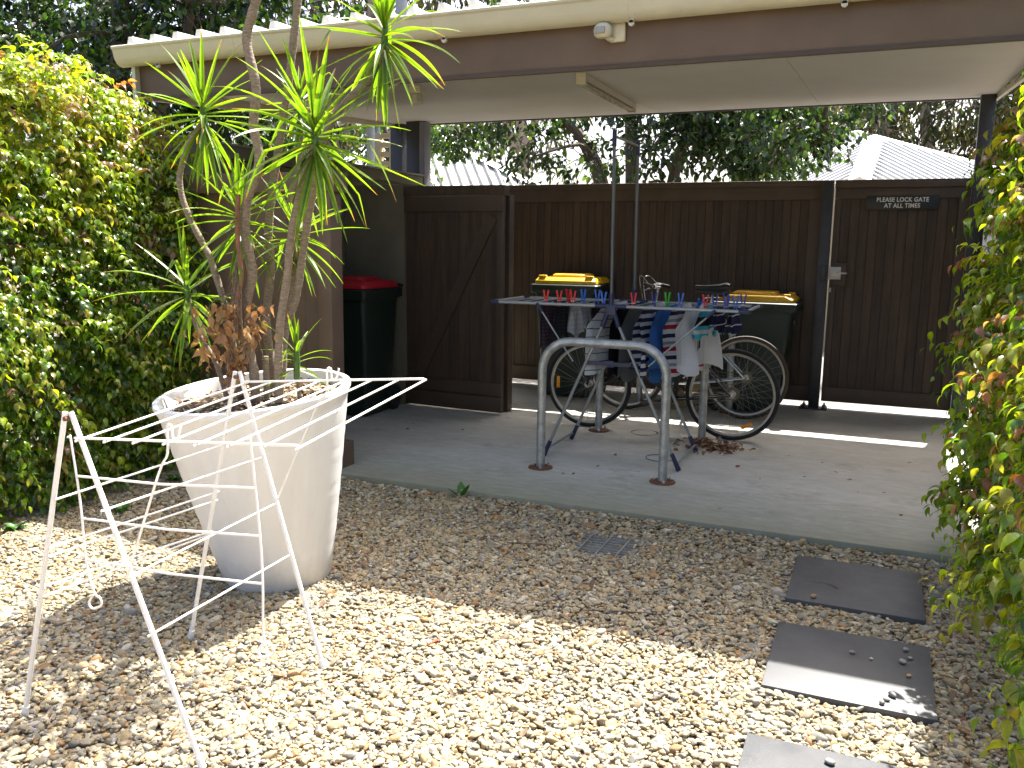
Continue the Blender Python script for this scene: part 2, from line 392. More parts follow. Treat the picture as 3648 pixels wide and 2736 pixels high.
def textmesh(name, txt, size, extrude=0.001, offset=0.0, spacing=1.0):
    cu = bpy.data.curves.new(name, 'FONT'); cu.body = txt; cu.size = size; cu.extrude = extrude; cu.offset = offset
    cu.align_x = 'CENTER'; cu.align_y = 'CENTER'; cu.space_character = spacing
    ob = bpy.data.objects.new(name, cu); COL.objects.link(ob)
    bpy.context.view_layer.update()
    me = bpy.data.meshes.new_from_object(ob.evaluated_get(bpy.context.evaluated_depsgraph_get()))
    bpy.data.objects.remove(ob); bpy.data.curves.remove(cu); me.name = name
    return me
# -------- many leaves in one mesh
def leaf_template(kind):
    """x across, y along, z up"""
    if kind == 'drip':      # ovate with a drip tip, folded at the midrib, tip curling down
        v = [(0, 0, 0), (-.15, .12, .06), (.15, .12, .06), (-.235, .33, .075), (.235, .33, .075), (-.19, .55, .0), (.19, .55, .0), (-.065, .74, -.14), (.065, .74, -.14), (0, .90, -.36),
             (0, .12, .02), (0, .33, .015), (0, .55, -.055), (0, .74, -.165)]
        f = [(0, 10, 1), (0, 2, 10), (1, 10, 11, 3), (10, 2, 4, 11), (3, 11, 12, 5), (11, 4, 6, 12), (5, 12, 13, 7), (12, 6, 8, 13), (7, 13, 9), (13, 8, 9)]
    elif kind == 'lance':
        v = [(0, 0, 0), (-.13, .3, .03), (.13, .3, .03), (-.12, .65, -.02), (.12, .65, -.02), (0, 1, -.14), (0, .3, 0), (0, .65, -.05)]
        f = [(0, 6, 1), (0, 2, 6), (1, 6, 7, 3), (6, 2, 4, 7), (3, 7, 5), (7, 4, 5)]
    elif kind == 'oval':
        v = [(0, 0, 0), (-.22, .3, .04), (.22, .3, .04), (-.2, .7, .0), (.2, .7, .0), (0, 1, -.06)]
        f = [(0, 2, 4, 5), (0, 5, 3, 1)]
    elif kind == 'chip':
        v = [(-.25, 0, 0), (.2, .05, .03), (.3, .9, 0), (-.15, 1, .05)]
        f = [(0, 1, 2, 3)]
    return np.array(v, float), f
def frames(axis, normal):
    a = axis / np.linalg.norm(axis, axis=1, keepdims=True)
    n = normal - a * np.sum(a * normal, axis=1, keepdims=True)
    n /= np.maximum(np.linalg.norm(n, axis=1, keepdims=True), 1e-6)
    s = np.cross(a, n)
    return s, a, n
def leaf_mesh(name, kind, P, axis, normal, size, colors, wid=None):
    T, F = leaf_template(kind); N = len(P); k = len(T)
    s, a, n = frames(axis, normal)
    sz = size[:, None, None]; w = np.ones(N) if wid is None else wid
    V = P[:, None, :] + sz * (T[None, :, 0, None] * w[:, None, None] * s[:, None, :] + T[None, :, 1, None] * a[:, None, :] + T[None, :, 2, None] * n[:, None, :])
    V = V.reshape(-1, 3)
    me = bpy.data.meshes.new(name)
    lens = np.array([len(f) for f in F]); flat = np.concatenate([np.array(f) for f in F])
    L = (flat[None, :] + (np.arange(N) * k)[:, None]).ravel()
    starts = np.concatenate([[0], np.cumsum(np.tile(lens, N))[:-1]])
    me.vertices.add(len(V)); me.vertices.foreach_set('co', V.ravel().astype(np.float32))
    me.loops.add(len(L)); me.loops.foreach_set('vertex_index', L.astype(np.int32))
    me.polygons.add(len(starts)); me.polygons.foreach_set('loop_start', starts.astype(np.int32))
    me.update(calc_edges=True)
    at = me.attributes.new('Col', 'FLOAT_COLOR', 'POINT')
    C = np.concatenate([np.repeat(colors, k, axis=0), np.ones((N * k, 1))], axis=1)
    at.data.foreach_set('color', C.ravel().astype(np.float32))
    me.shade_smooth(); me.validate()
    return me
def palette(cols, idx, jit=0.18):
    c = np.array(cols)[idx]
    return np.clip(c * (1 + RNG.normal(0, jit, (len(idx), 1))) * (1 + RNG.normal(0, jit * 0.4, (len(idx), 3))), 0.002, 1)

# ================================================================== the setting
g = MB(); g.add([(-250, -60, -.12), (250, -60, -.12), (250, 400, -.12), (-250, 400, -.12)], [(0, 1, 2, 3)])
struct(g.build('ground', 'ground'))
g = MB(); g.box(-5.3, 1.0, 4.40, 8.25, -.13, 0.0, 0.008)
slab = struct(g.build('concrete_slab', 'concrete'))
g = MB(); g.box(-16, 14, 8.26, 13.0, -.2, -.012)
struct(g.build('driveway', 'drive_stone'))
g = MB(); g.add([(-5.6, -6.0, -.061), (4.0, -6.0, -.061), (4.0, 4.395, -.061), (-5.6, 4.395, -.061)], [(0, 1, 2, 3)])
struct(g.build('gravel_bed', 'pale_gravel'))
# old core-cut rings in the slab: thin flush rings of darker grout
for i, (cx, cy, r) in enumerate(((-1.60, 6.42, .10), (-1.30, 5.67, .095))):
    mb = MB(); n = 40; vs = []
    for k in range(n):
        a = 2 * math.pi * k / n; w = .006 + .003 * math.sin(3 * a + i)
        vs += [(cx + (r - w) * math.cos(a), cy + (r - w) * math.sin(a), .003), (cx + (r + w) * math.cos(a), cy + (r + w) * math.sin(a), .003)]
    mb.add(vs, [(2 * k, 2 * k + 1, (2 * k + 3) % (2 * n), (2 * k + 2) % (2 * n)) for k in range(n)])
    mb.build('patch_ring', 'stain', slab)

# ------------------------------------------------------------------ stepping stones and the grate
STEPS = [(3.64, 4.20, 'charcoal square stepping stone in full shade next to the concrete slab'),
         (2.84, 3.39, 'charcoal stepping stone half in sun with loose pebbles scattered on its shaded half'),
         (1.98, 2.52, 'charcoal stepping stone cut off by the bottom edge, mostly sunlit')]
for (y0, y1, lb) in STEPS:
    mb = MB(); mb.box(-.272, .270, y0, y1, -.09, -.033, .004)
    o = mb.build('stepping_stone', 'paver'); o.rotation_euler.z = 0
    tag(o, lb, 'paver', 'stepping stones along the gravel path')
gr = thing('drain_grate', 'rectangular galvanised drain grate half buried in the shaded gravel', 'drain grate', (-1.17, 3.96, -.06))
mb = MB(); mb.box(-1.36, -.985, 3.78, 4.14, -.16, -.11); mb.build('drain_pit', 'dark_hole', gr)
mb = MB()
for (a, b) in (((-1.36, 3.78), (-.985, 3.78)), ((-1.36, 4.14), (-.985, 4.14)), ((-1.36, 3.78), (-1.36, 4.14)), ((-.985, 3.78), (-.985, 4.14))):
    mb.beam((a[0], a[1], -.056), (b[0], b[1], -.056), .008, .026)
mb.build('grate_frame', 'galv', gr)
for k in range(9):
    mb = MB(); y = 3.815 + k * .0365; mb.beam((-1.355, y, -.056), (-.99, y, -.056), .0045, .024); mb.build('bar', 'galv', gr)
for k in range(3):
    mb = MB(); x = -1.27 + k * .098; mb.beam((x, 3.785, -.0435), (x, 4.135, -.0435), .007, .005); mb.build('cross_bar', 'galv', gr)

# ------------------------------------------------------------------ carport
cp = thing('carport', 'open brown carport with pale ceiling, cream gutter and ribbed roof', 'carport', (-2.07, 6.5, 0))
XL, XR = -4.87, 0.75
def zc(y): return 2.50 + (y - 4.79) * (0.19 / 3.56)
xs = [XL, -3.45, -2.03, -0.61, XR]
for i in range(4):
    mb = MB(); a = xs[i] + .0015; b = xs[i + 1] - .0015
    mb.prism([(4.792, zc(4.79)), (8.35, zc(8.35)), (8.35, zc(8.35) + .02), (4.792, zc(4.79) + .02)], 0, a, b)
    mb.build('ceiling_panel', 'ceiling', cp, False)
mb = MB(); mb.box(XL, XR, 4.74, 4.789, 2.395, 2.665, .003); mb.build('fascia_beam', 'brown', cp)
mb = MB(); mb.box(XL, XR, 4.728, 4.7385, 2.388, 2.412, .002); mb.build('beam_lip', 'brown_rail', cp)
mb = MB(); mb.box(XL, XR, 8.352, 8.385, 2.68, 2.84, .002); mb.build('rear_fascia', 'steel_dark', cp)
for nm, x0, x1 in (('side_fascia', XL - .03, XL - .001), ('side_fascia', XR + .001, XR + .03)):
    mb = MB(); mb.prism([(4.70, 2.40), (8.38, 2.66), (8.38, 2.80), (4.70, 2.69)], 0, x0, x1); mb.build(nm, 'cream', cp, False)
# roof sheet with standing ribs
def zr(y): return 2.742 + (y - 4.66) * 0.036
mb = MB(); mb.prism([(4.665, zr(4.665)), (8.46, zr(8.46)), (8.46, zr(8.46) + .003), (4.665, zr(4.665) + .003)], 0, XL - .06, XR + .06)
mb.build('roof_sheet', 'white_roof', cp, False)
x = XL + .02; first = None
while x < XR + .04:
    if first is None:
        mb = MB(); o = ORG[cp]
        vs = []
        for y, z in ((4.655, zr(4.655)), (8.47, zr(8.47))):
            vs += [(-.034, y, z + .004), (-.017, y, z + .062), (.017, y, z + .062), (.034, y, z + .004)]
        mb.add([(a, b - o.y, c - o.z) for a, b, c in vs], [(0, 1, 2, 3), (7, 6, 5, 4), (0, 4, 5, 1), (1, 5, 6, 2), (2, 6, 7, 3)])
        first = link('roof_rib', mb.mesh('roof_rib', smooth=False), 'white_roof', cp); first.location.x = x - o.x
    else: copyobj(first, cp, (x - ORG[cp].x, 0, 0))
    x += .2
# quad gutter
prof = [(4.722, 2.700), (4.722, 2.602), (4.702, 2.588), (4.672, 2.590), (4.645, 2.607), (4.626, 2.640), (4.614, 2.688), (4.602, 2.697), (4.600, 2.709), (4.610, 2.716), (4.622, 2.709), (4.618, 2.690), (4.630, 2.644), (4.648, 2.612), (4.673, 2.595), (4.701, 2.593), (4.718, 2.605), (4.718, 2.700)]
prof = [(y, z + .028) for y, z in prof]
mb = MB(); mb.prism(prof, 0, XL - .11, XR + .1); gut = mb.build('gutter', 'cream', cp)
for gx in (-3.95, -2.51, -1.34, -.25):
    mb = MB(); mb.prism([(y - .002 if y < 4.7 else y, z - .002) for y, z in prof[1:9]] + [(y, z) for y, z in reversed([(p[0] + .003, p[1] + .002) for p in prof[1:9]])], 0, gx - .012, gx + .012)
    mb.build('gutter_strap', 'cream', gut)
for gx in (-4.63, -2.44, -1.32, -.26):
    mb = MB(); mb.box(gx - .012, gx + .012, 4.664, 4.680, 2.604, 2.622)
    mb.tube([(gx, 4.664, 2.602), (gx, 4.680, 2.602)], .016, 14); mb.build('gutter_clip', 'cream', gut)
# posts
for (x0, x1, y0, y1, z0, z1) in ((-4.93, -4.79, 8.20, 8.34, 0, 2.69), (-4.62, -4.46, 8.00, 8.14, 0, 2.67), (0.64, 0.75, 8.12, 8.24, 0, 2.68)):
    mb = MB(); mb.box(x0, x1, y0, y1, z0, z1, .004); mb.build('post', 'steel_dark', cp)
mb = MB(); mb.box(-4.458, -4.40, 7.985, 8.12, 0, 2.665, .003); mb.build('post', mat('grey_steel_flange', (.16, .16, .18), .45), cp)

# sensor on the fascia
s = thing('motion_sensor', 'cream motion sensor fixed to the brown fascia beam', 'sensor', (-1.47, 4.72, 2.57))
mb = MB(); mb.box(-1.455, -1.365, 4.712, 4.7395, 2.522, 2.622, .012); mb.build('base_plate', 'pir', s)
mb = MB(); R = Matrix.Translation((-1.475, 4.665, 2.574))
mb.lathe([(.0, .036), (.026, .033), (.038, .020), (.041, 0), (.038, -.020), (.026, -.033), (.0, -.036)], n=24, M4=R @ Matrix.Diagonal((1.25, 1, 1.1, 1))); mb.build('sensor_head', 'pir', s)
mb = MB(); mb.box(-1.508, -1.452, 4.615, 4.632, 2.553, 2.588, .004); mb.build('lens', 'lens', s)
mb = MB(); mb.tube([(-1.43, 4.715, 2.54), (-1.45, 4.69, 2.535), (-1.465, 4.67, 2.55)], .012, 8); mb.build('ball_joint', 'pir', s)

# fluorescent battens
def batten(x0, y0, x1, y1, label):
    z0, z1 = zc(y0), zc(y1)
    t = thing('fluorescent_light', label, 'ceiling light', ((x0 + x1) / 2, (y0 + y1) / 2, (z0 + z1) / 2), 'fluorescent battens on the carport ceiling')
    a = Vector((x0, y0, z0 - .03)); b = Vector((x1, y1, z1 - .03)); d = (b - a).normalized()
    mb = MB(); mb.beam(a + Vector((0, 0, .006)), b + Vector((0, 0, .006)), .056, .043); mb.build('housing', 'fluoro', t)
    dz = Vector((0, 0, -.036))
    mb = MB(); mb.beam(a + d * .03 + dz, b - d * .03 + dz, .030, .026); mb.build('diffuser', 'diffuser', t)
    for p, sg in ((a, -1), (b, 1)):
        mb = MB(); mb.beam(p + d * sg * .018 - d * .026 + Vector((0, 0, -.008)), p + d * sg * .018 + d * .026 + Vector((0, 0, -.008)), .062, .072); mb.build('end_cap', 'fluoro', t)
    mb = MB(); mb.tube([a - d * .047 + Vector((0, 0, .01)), a - d * .053 + Vector((0, 0, .01))], .012, 12); mb.build('knockout', 'fluoro', t)
batten(-1.89, 5.56, -2.07, 7.42, 'fluorescent batten lamp in the middle of the pale ceiling')
lb = thing('lamp_holder', 'small cream lamp holder on the ceiling behind the spiky plant tips', 'ceiling light', (-3.15, 5.62, zc(5.62)))
mb = MB(); z_ = zc(5.62); mb.box(-3.20, -3.11, 5.58, 5.66, z_ - .055, z_ - .002, .006); mb.build('bracket', 'fluoro', lb)
mb = MB(); mb.box(-3.185, -3.125, 5.60, 5.66, z_ - .125, z_ - .056, .012); mb.build('holder', 'fluoro', lb)
mb = MB(); mb.box(-3.14, -3.105, 5.585, 5.599, z_ - .115, z_ - .065, .004); mb.build('socket', 'lens', lb)

# ------------------------------------------------------------------ boards: V-jointed lining boards, one mesh object each
BOARD = {}
def board_mesh(w, h, th=.018, bm_='brown_dark'):
    k = (round(w, 4), round(h, 3), bm_)
    if k not in BOARD:
        c = .0024; hw = w / 2 - .0006
        mb = MB(); mb.prism([(-hw, th), (-hw, c * 1.3), (-hw + c, 0), (hw - c, 0), (hw, c * 1.3), (hw, th)], 2, 0, h)
        BOARD[k] = mb.mesh('board', smooth=False)
        BOARD[k].materials.append(M[bm_])
    return BOARD[k]
def boards(parent, x0, x1, y, z0, z1, pitch, bm_='brown_dark'):
    n = max(1, round((x1 - x0) / pitch)); w = (x1 - x0) / n; o = ORG[parent]
    for i in range(n):
        b = link('board', board_mesh(w, z1 - z0, bm_=bm_), None, parent)
        b.location = (x0 + (i + .5) * w - o.x, y - o.y + random.uniform(-.0012, .0012), z0 - o.z)

# back fence
fn = thing('timber_fence', 'long dark brown boarded fence panel behind the bikes and bins', 'fence', (-2.0, 8.22, 0))
mb = MB(); mb.box(-3.62, -.48, 8.2415, 8.256, .05, 1.97); mb.build('light_block_sheet', 'brown_dark', fn)  # added sheet, stops sun leaking through the fence board gaps
boards(fn, -3.62, -.63, 8.222, .05, 1.90, .0765)
mb = MB(); mb.box(-3.66, -.525, 8.19, 8.26, 1.975, 2.028, .004); mb.build('top_cap', 'brown_rail', fn)
mb = MB(); mb.box(-3.66, -.48, 8.196, 8.219, 1.86, 1.9745, .003); mb.build('top_rail', 'brown_rail', fn)
mb = MB(); mb.box(-3.66, -.48, 8.200, 8.2205, .05, .19, .003); mb.build('bottom_rail', 'brown_rail', fn)
mb = MB(); mb.box(-.63, -.48, 8.1985, 8.219, .192, 1.858, .003); mb.build('stile', 'brown_rail', fn)
mb = MB(); mb.box(-3.70, -3.62, 8.1985, 8.219, .192, 1.858, .003); mb.build('stile', 'brown_rail', fn)

# steel gate post
gp = thing('gate_post', 'charcoal steel gate post bolted to the slab beside the gate', 'post', (-.475, 8.14, 0))
mb = MB(); mb.box(-.522, -.432, 8.095, 8.185, .01, 2.02, .004); mb.build('shaft', 'steel_dark', gp)
mb = MB(); mb.box(-.595, -.36, 8.05, 8.232, .001, .0125, .002); mb.build('base_plate', 'steel_dark', gp)
for bx, by in ((-.565, 8.075), (-.39, 8.075), (-.565, 8.21), (-.39, 8.21)):
    mb = MB(); mb.lathe([(.017, .0127), (.017, .026), (.008, .0262), (.008, .045), (0, .045)], (bx, by, 0), 6); mb.build('bolt', 'steel_dark', gp, False)
mb = MB(); mb.box(-.492, -.448, 8.062, 8.0945, 1.155, 1.285, .004); mb.build('strike_box', 'steel_dark', gp)

# gate
gt = thing('gate', 'closed brown boarded gate with a black notice near its top', 'gate', (.1, 8.2, .06))
mb = MB(); mb.box(-.40, .636, 8.2415, 8.254, .065, 1.955); mb.build('light_block_sheet', 'brown_dark', gt)  # added behind the gate boards to block light through their joints
boards(gt, -.365, .555, 8.222, .065, 1.905, .0765)
mb = MB(); mb.box(-.424, .6385, 8.17, 8.25, 1.958, 2.026, .004); mb.build('top_cap', 'brown_rail', gt)
mb = MB(); mb.box(-.420, .637, 8.197, 8.219, 1.868, 1.957, .003); mb.build('top_rail', 'brown_rail', gt)
mb = MB(); mb.box(-.420, .637, 8.200, 8.2205, .062, .195, .003); mb.build('bottom_rail', 'brown_rail', gt)
for x0, x1 in ((-.420, -.365), (.555, .637)):
    mb = MB(); mb.box(x0, x1, 8.1985, 8.219, .197, 1.866, .003); mb.build('stile', 'brown_rail', gt)
mb = MB(); mb.box(-.418, -.285, 8.176, 8.1975, 1.11, 1.31, .003); mb.build('lock_block', 'brown_rail', gt)
lk = MB(); lk.box(-.428, -.325, 8.150, 8.1755, 1.165, 1.275, .004); lk = lk.build('lock_body', 'lock', gt)
mb = MB(); mb.lathe([(.028, 0), (.028, .012), (.0, .012)], n=20, M4=Matrix.Translation((-.352, 8.150, 1.222)) @ Matrix.Rotation(math.pi / 2, 4, 'X')); mb.build('lock_rose', 'lock', lk)
mb = MB(); mb.box(-.366, -.275, 8.112, 8.126, 1.213, 1.230, .004); mb.box(-.362, -.342, 8.12, 8.14, 1.212, 1.231, .003); mb.build('lever', 'lock', lk)
mb = MB(); mb.box(-.424, -.40, 8.186, 8.197, 1.05, 1.09, .003); mb.build('bolt_stop', 'lock', gt)
# notice on the gate
sg = thing('notice_sign', 'black notice plate with pale capital letters fixed high on the gate', 'sign', (.12, 8.19, 1.83))
mb = MB(); mb.box(-.163, .405, 8.188, 8.1945, 1.772, 1.888, .002); mb.build('sign_plate', 'sign', sg)
for txt, z, dx in (('PLEASE LOCK GATE', 1.853, 0), ('AT ALL TIMES', 1.803, 0)):
    me = textmesh('lettering', txt, .051, .0006, .0012, 1.06)
    me.transform(Matrix.Rotation(math.pi / 2, 4, 'X') @ Matrix.Diagonal((.86, 1.0, 1, 1)))
    o = link('lettering', me, 'letter', sg); o.location = (.121 - .12 + dx, 8.1872 - 8.19, z - 1.83)

# side fence behind the right hedge
sf = thing('timber_fence', 'dark brown boarded side fence half hidden behind the right hedge', 'fence', (.92, 6.5, 0))
nb = 44
for i in range(nb):
    b = link('board', board_mesh(.0785, 1.92), None, sf); b.location = (.885 - .92 + random.uniform(-.001, .001), 4.80 + .0785 * (i + .5) - 6.5, .05); b.rotation_euler.z = -math.pi / 2
mb = MB(); mb.box(.906, .925, 4.80, 8.25, .05, 1.97); mb.build('light_block_sheet', 'brown_dark', sf)  # unseen sheet added to keep light out between the side boards
mb = MB(); mb.box(.86, .95, 4.80, 8.25, 1.975, 2.028, .004); mb.build('top_cap', 'brown_rail', sf)

# ------------------------------------------------------------------ bin enclosure on the left
sw = thing('timber_screen', 'brown boarded screen wall behind the potted plant and the hedge', 'wall', (-3.9, 4.52, 0))
mb = MB(); mb.box(-5.35, -3.23, 4.532, 4.55, -.05, 1.734); mb.build('light_block_sheet', 'brown_dark', sw)  # sheet added behind the screen so no light shows between boards
boards(sw, -5.35, -3.225, 4.512, -.05, 1.74, .125, 'brown')
mb = MB(); mb.box(-3.225, -3.122, 4.475, 4.60, -.06, 1.845, .004); mb.build('corner_post', 'brown', sw)
mb = MB(); mb.box(-3.24, -3.085, 4.455, 4.64, -.06, .16, .006); mb.build('plinth_block', 'brown', sw)
mb = MB(); mb.box(-5.35, -3.085, 4.465, 4.62, 1.735, 1.858, .004); mb.build('cap_rail', 'brown', sw)
bw = thing('boundary_wall', 'long rendered side wall with a pale coping behind the red bin', 'wall', (-4.5, 6.3, 0))
mb = MB(); mb.box(-4.60, -4.45, 4.62, 8.0, -.05, 2.02, .004); mb.build('wall_body', 'render', bw)
mb = MB(); mb.box(-4.64, -4.41, 4.60, 7.98, 2.021, 2.115, .004); mb.build('coping', 'render', bw)
mb = MB(); mb.box(-4.65, -4.40, 4.595, 7.99, 2.116, 2.130, .002); mb.build('coping_edge', 'cap', bw)
cw = thing('cross_wall', 'short olive rendered wall between the red bin and the timber door', 'wall', (-4.13, 6.66, 0))
mb = MB(); mb.box(-4.445, -3.84, 6.60, 6.72, .001, 1.93, .004); mb.build('wall_body', 'render', cw)
dr = thing('storage_door', 'dark brown boarded storage door with a diagonal brace, standing ajar', 'door', (-3.83, 6.62, 0), local=True)
ORG[dr] = Vector((0, 0, 0))
mb = MB(); mb.box(0.002, .948, .0205, .034, .02, 1.82); mb.build('light_block_sheet', 'brown_dark', dr)  # added light stop behind the door boards
for i in range(9):
    b = link('board', board_mesh(.1055, 1.81), None, dr); b.location = (.053 + .1055 * i, .002 * random.uniform(-1, 1), .018)
mb = MB(); mb.box(0.0, .95, -.022, -.0012, 1.70, 1.828, .003); mb.build('top_rail', 'brown_rail', dr)
mb = MB(); mb.box(0.0, .95, -.022, -.0012, .02, .15, .003); mb.build('bottom_rail', 'brown_rail', dr)
mb = MB(); mb.box(0.0, .95, -.0205, -.0012, .16, .27, .003); mb.build('bottom_rail', 'brown_rail', dr)
mb = MB(); mb.beam((.14, -.0115, .30), (.85, -.0115, 1.66), .0195, .10, (1, 0, 0)); mb.build('brace', 'brown_rail', dr)
mb = MB(); mb.box(.895, .95, -.0215, -.0012, .275, 1.695, .003); mb.build('stile', 'brown_rail', dr)
dr.rotation_euler.z = math.radians(-3.0)
hd = thing('door_frame', 'dark timber header and jamb framing the storage door', 'door frame', (-3.35, 6.75, 0))
mb = MB(); mb.box(-3.836, -2.885, 6.585, 6.70, 1.833, 1.915, .003); mb.build('header', 'brown_dark', hd)
mb = MB(); mb.box(-2.945, -2.885, 6.70, 6.80, .001, 1.844, .003); mb.build('jamb', 'brown_dark', hd)

# ================================================================== bike hoops
def hoop(y, label):
    t = thing('bike_rack_hoop', label, 'bike rack', (-1.545, y, 0), 'bike rack hoops on the slab')
    xa, xb, h, r = -1.947, -1.143, .835, .19
    pts = [(xa, y, .008), (xa, y, .35), (xa, y, h - r)]
    pts += [(xa + r - r * math.cos(a), y, h - r + r * math.sin(a)) for a in [math.pi / 2 * k / 9 for k in range(1, 10)]]
    pts += [(-1.545, y, h)]
    pts += [(xb - r + r * math.sin(a), y, h - r + r * math.cos(a)) for a in [math.pi / 2 * k / 9 for k in range(0, 10)]]
    pts += [(xb, y, .35), (xb, y, .008)]
    mb = MB(); mb.tube(pts, .028, 20); mb.build('hoop_tube', 'galv', t)
    for px in (xa, xb):
        mb = MB(); mb.lathe([(0, .009), (.060, .011), (.076, .009), (.080, .004), (.080, .001)], (px, y, 0), 36); fl = mb.build('flange', 'rust', t)
        for k in range(3):
            a = math.radians(50 + 120 * k); bx, by = px + .058 * math.cos(a), y + .058 * math.sin(a)
            mb = MB(); mb.lathe([(.010, .011), (.010, .019), (.006, .020), (.005, .028), (0, .029)], (bx, by, 0), 6); mb.build('bolt', 'bolt', fl, False)
hoop(5.08, 'nearest galvanised bike hoop standing at the gravel edge')
hoop(6.335, 'middle galvanised bike hoop touching the black bicycle')
hoop(7.555, 'rearmost galvanised bike hoop next to the yellow lidded bins')

# ================================================================== wheelie bins (local: front -y, wheels +y)
def bin_(label, loc, rot, lidmat, num=None, group='wheelie bins', sc=(1, 1, 1)):
    t = thing('wheelie_bin', label, 'bin', loc, group, local=True); t.rotation_euler.z = rot; t.scale = sc
    mb = MB()
    mb.loft([rrect(.215, .235, .03, .012, cy=.03), rrect(.222, .245, .035, .05, cy=.03), rrect(.272, .318, .04, .88, cy=0), rrect(.280, .328, .04, .885), rrect(.280, .330, .04, .90)])
    body = mb.build('body', 'bin', t)
    mb = MB(); mb.loft([rrect(.302, .358, .03, .90), rrect(.306, .362, .03, .905), rrect(.308, .364, .03, .965), rrect(.300, .356, .03, .972), rrect(.265, .32, .03, .972), rrect(.262, .318, .03, .90)], False, False); mb.build('rim', 'bin', body)
    for sx in (-1, 1):
        mb = MB(); mb.box(sx * .14 - .012, sx * .14 + .012, -.30, -.272, .30, .86, .006); mb.xform(Matrix.Rotation(-.083, 4, 'X') @ Matrix.Translation((0, -.0, 0))); mb.xform(Matrix.Translation((0, .045, 0))); mb.build('rib', 'bin', body)
    mb = MB()
    mb.loft([rrect(.272, .318, .035, .9725), rrect(.280, .325, .035, .978), rrect(.278, .322, .035, 1.002), rrect(.262, .285, .05, 1.028)], False, True)
    lid = mb.build('lid', lidmat, t)
    mb = MB(); mb.loft([rrect(.165, .19, .05, 1.0255, cy=.02), rrect(.16, .185, .05, 1.048, cy=.02), rrect(.145, .17, .06, 1.058, cy=.02)], False, True); mb.build('raised_panel', lidmat, lid)
    for sx in (-1, 1):
        mb = MB(); mb.box(sx * .215 - .035, sx * .215 + .035, -.292, -.235, 1.02, 1.046, .008); mb.build('lid_grip', lidmat, lid)
    mb = MB(); mb.tube(smoothpath([(-.25, .33, .99), (-.25, .40, .985), (-.22, .43, .98), (.22, .43, .98), (.25, .40, .985), (.25, .33, .99)], 4), .014, 8); mb.build('handle', 'bin', t)
    for sx in (-1, 1):
        mb = MB(); mb.lathe([(.02, -.03), (.07, -.028), (.098, -.022), (.1, 0), (.098, .022), (.07, .028), (.02, .03)], n=24, M4=Matrix.Translation((sx * .245, .27, .101)) @ Matrix.Rotation(math.pi / 2, 4, 'Y')); mb.build('wheel', 'rubber', t)
    mb = MB(); mb.tube([(-.24, .27, .101), (.24, .27, .101)], .012, 8); mb.build('axle', 'steel_dark', t)
    me = textmesh('bin_text', 'CITY', .038, .0005, .0004)
    me.transform(Matrix.Translation((-.08, -.3205, .80)) @ Matrix.Rotation(math.radians(-4.9), 4, 'X') @ Matrix.Rotation(math.pi / 2, 4, 'X')); link('maker_mark', me, 'print_grey', body)
    if num:
        me = textmesh('lid_number', num, .105, .0005, .0015); me.transform(Matrix.Translation((0, 0, 1.0592)) @ Matrix.Diagonal((1.1, 1, 1, 1))); link('lid_number', me, 'print_black', lid)
    return t
bin_('dark green bin with a bright sunlit yellow lid behind the airer', (-2.70, 7.82, 0), math.radians(3), 'yellow', '323', sc=(1.05, .88, 1.105))
bin_('dark green bin with a shaded yellow lid beside the gate post', (-.98, 7.86, 0), math.radians(90), 'yellow_dull')
bin_('dark green bin with a red lid inside the left enclosure', (-4.03, 6.14, 0), math.radians(2), 'red', sc=(.86, .9, 1.09))

# ================================================================== bicycles (local: facing -x, rear wheel at +x)
def wheel(parent, cx, R, tyre, rimm, hubm, cog=False, refl=None):
    w = MB(); n = 56
    w.tube([(cx + R * math.cos(2 * math.pi * k / n), 0, R + .017 + R * math.sin(2 * math.pi * k / n)) for k in range(n)], .018, 8, closed=True)
    wh = w.build('wheel', tyre, parent)
    cz = R + .017
    mb = MB(); vs = []; prof = [(R - .014, -.011), (R - .030, -.009), (R - .034, 0), (R - .030, .009), (R - .014, .011)]
    for (r, yy) in prof:
        for k in range(n):
            a = 2 * math.pi * k / n; vs.append((cx + r * math.cos(a), yy, cz + r * math.sin(a)))
    m = len(prof)
    mb.add(vs, [(i * n + k, i * n + (k + 1) % n, ((i + 1) % m) * n + (k + 1) % n, ((i + 1) % m) * n + k) for i in range(m) for k in range(n)]); mb.build('rim', rimm, wh)
    mb = MB(); ns = 32
    for k in range(ns):
        a = 2 * math.pi * k / ns; sd = 1 if k % 2 else -1; b = a + (1 if (k // 2) % 2 else -1) * .9
        mb.tube([(cx + .024 * math.cos(b), sd * .03, cz + .024 * math.sin(b)), (cx + (R - .03) * math.cos(a), 0, cz + (R - .03) * math.sin(a))], .0011, 4)
    mb.build('spokes', 'spoke', wh)
    mb = MB(); mb.lathe([(.006, -.065), (.012, -.05), (.026, -.036), (.026, -.028), (.013, -.022), (.012, .022), (.026, .028), (.026, .036), (.012, .05), (.006, .065)], n=18, M4=Matrix.Translation((cx, 0, cz)) @ Matrix.Rotation(math.pi / 2, 4, 'X'), cap0=True, cap1=True); mb.build('hub', hubm, wh)
    if cog:
        mb = MB()
        for k, r in enumerate((.052, .046, .040, .034, .028)):
            y = .038 + .005 * k
            mb.lathe([(.02, y), (r, y), (r, y + .002), (.02, y + .002)], n=36, M4=Matrix.Translation((cx, 0, cz)) @ Matrix.Rotation(-math.pi / 2, 4, 'X'))
        mb.build('cassette', 'drive', wh)
    if refl is not None:
        a = math.radians(refl); mb = MB(); mb.box(-.045, .045, -.0, .012, -.013, .013, .005)
        mb.xform(Matrix.Translation((cx + (R - .075) * math.cos(a), -.012, cz + (R - .075) * math.sin(a))) @ Matrix.Rotation(-(a + math.pi / 2), 4, 'Y')); mb.build('reflector', 'amber', wh)
    return wh
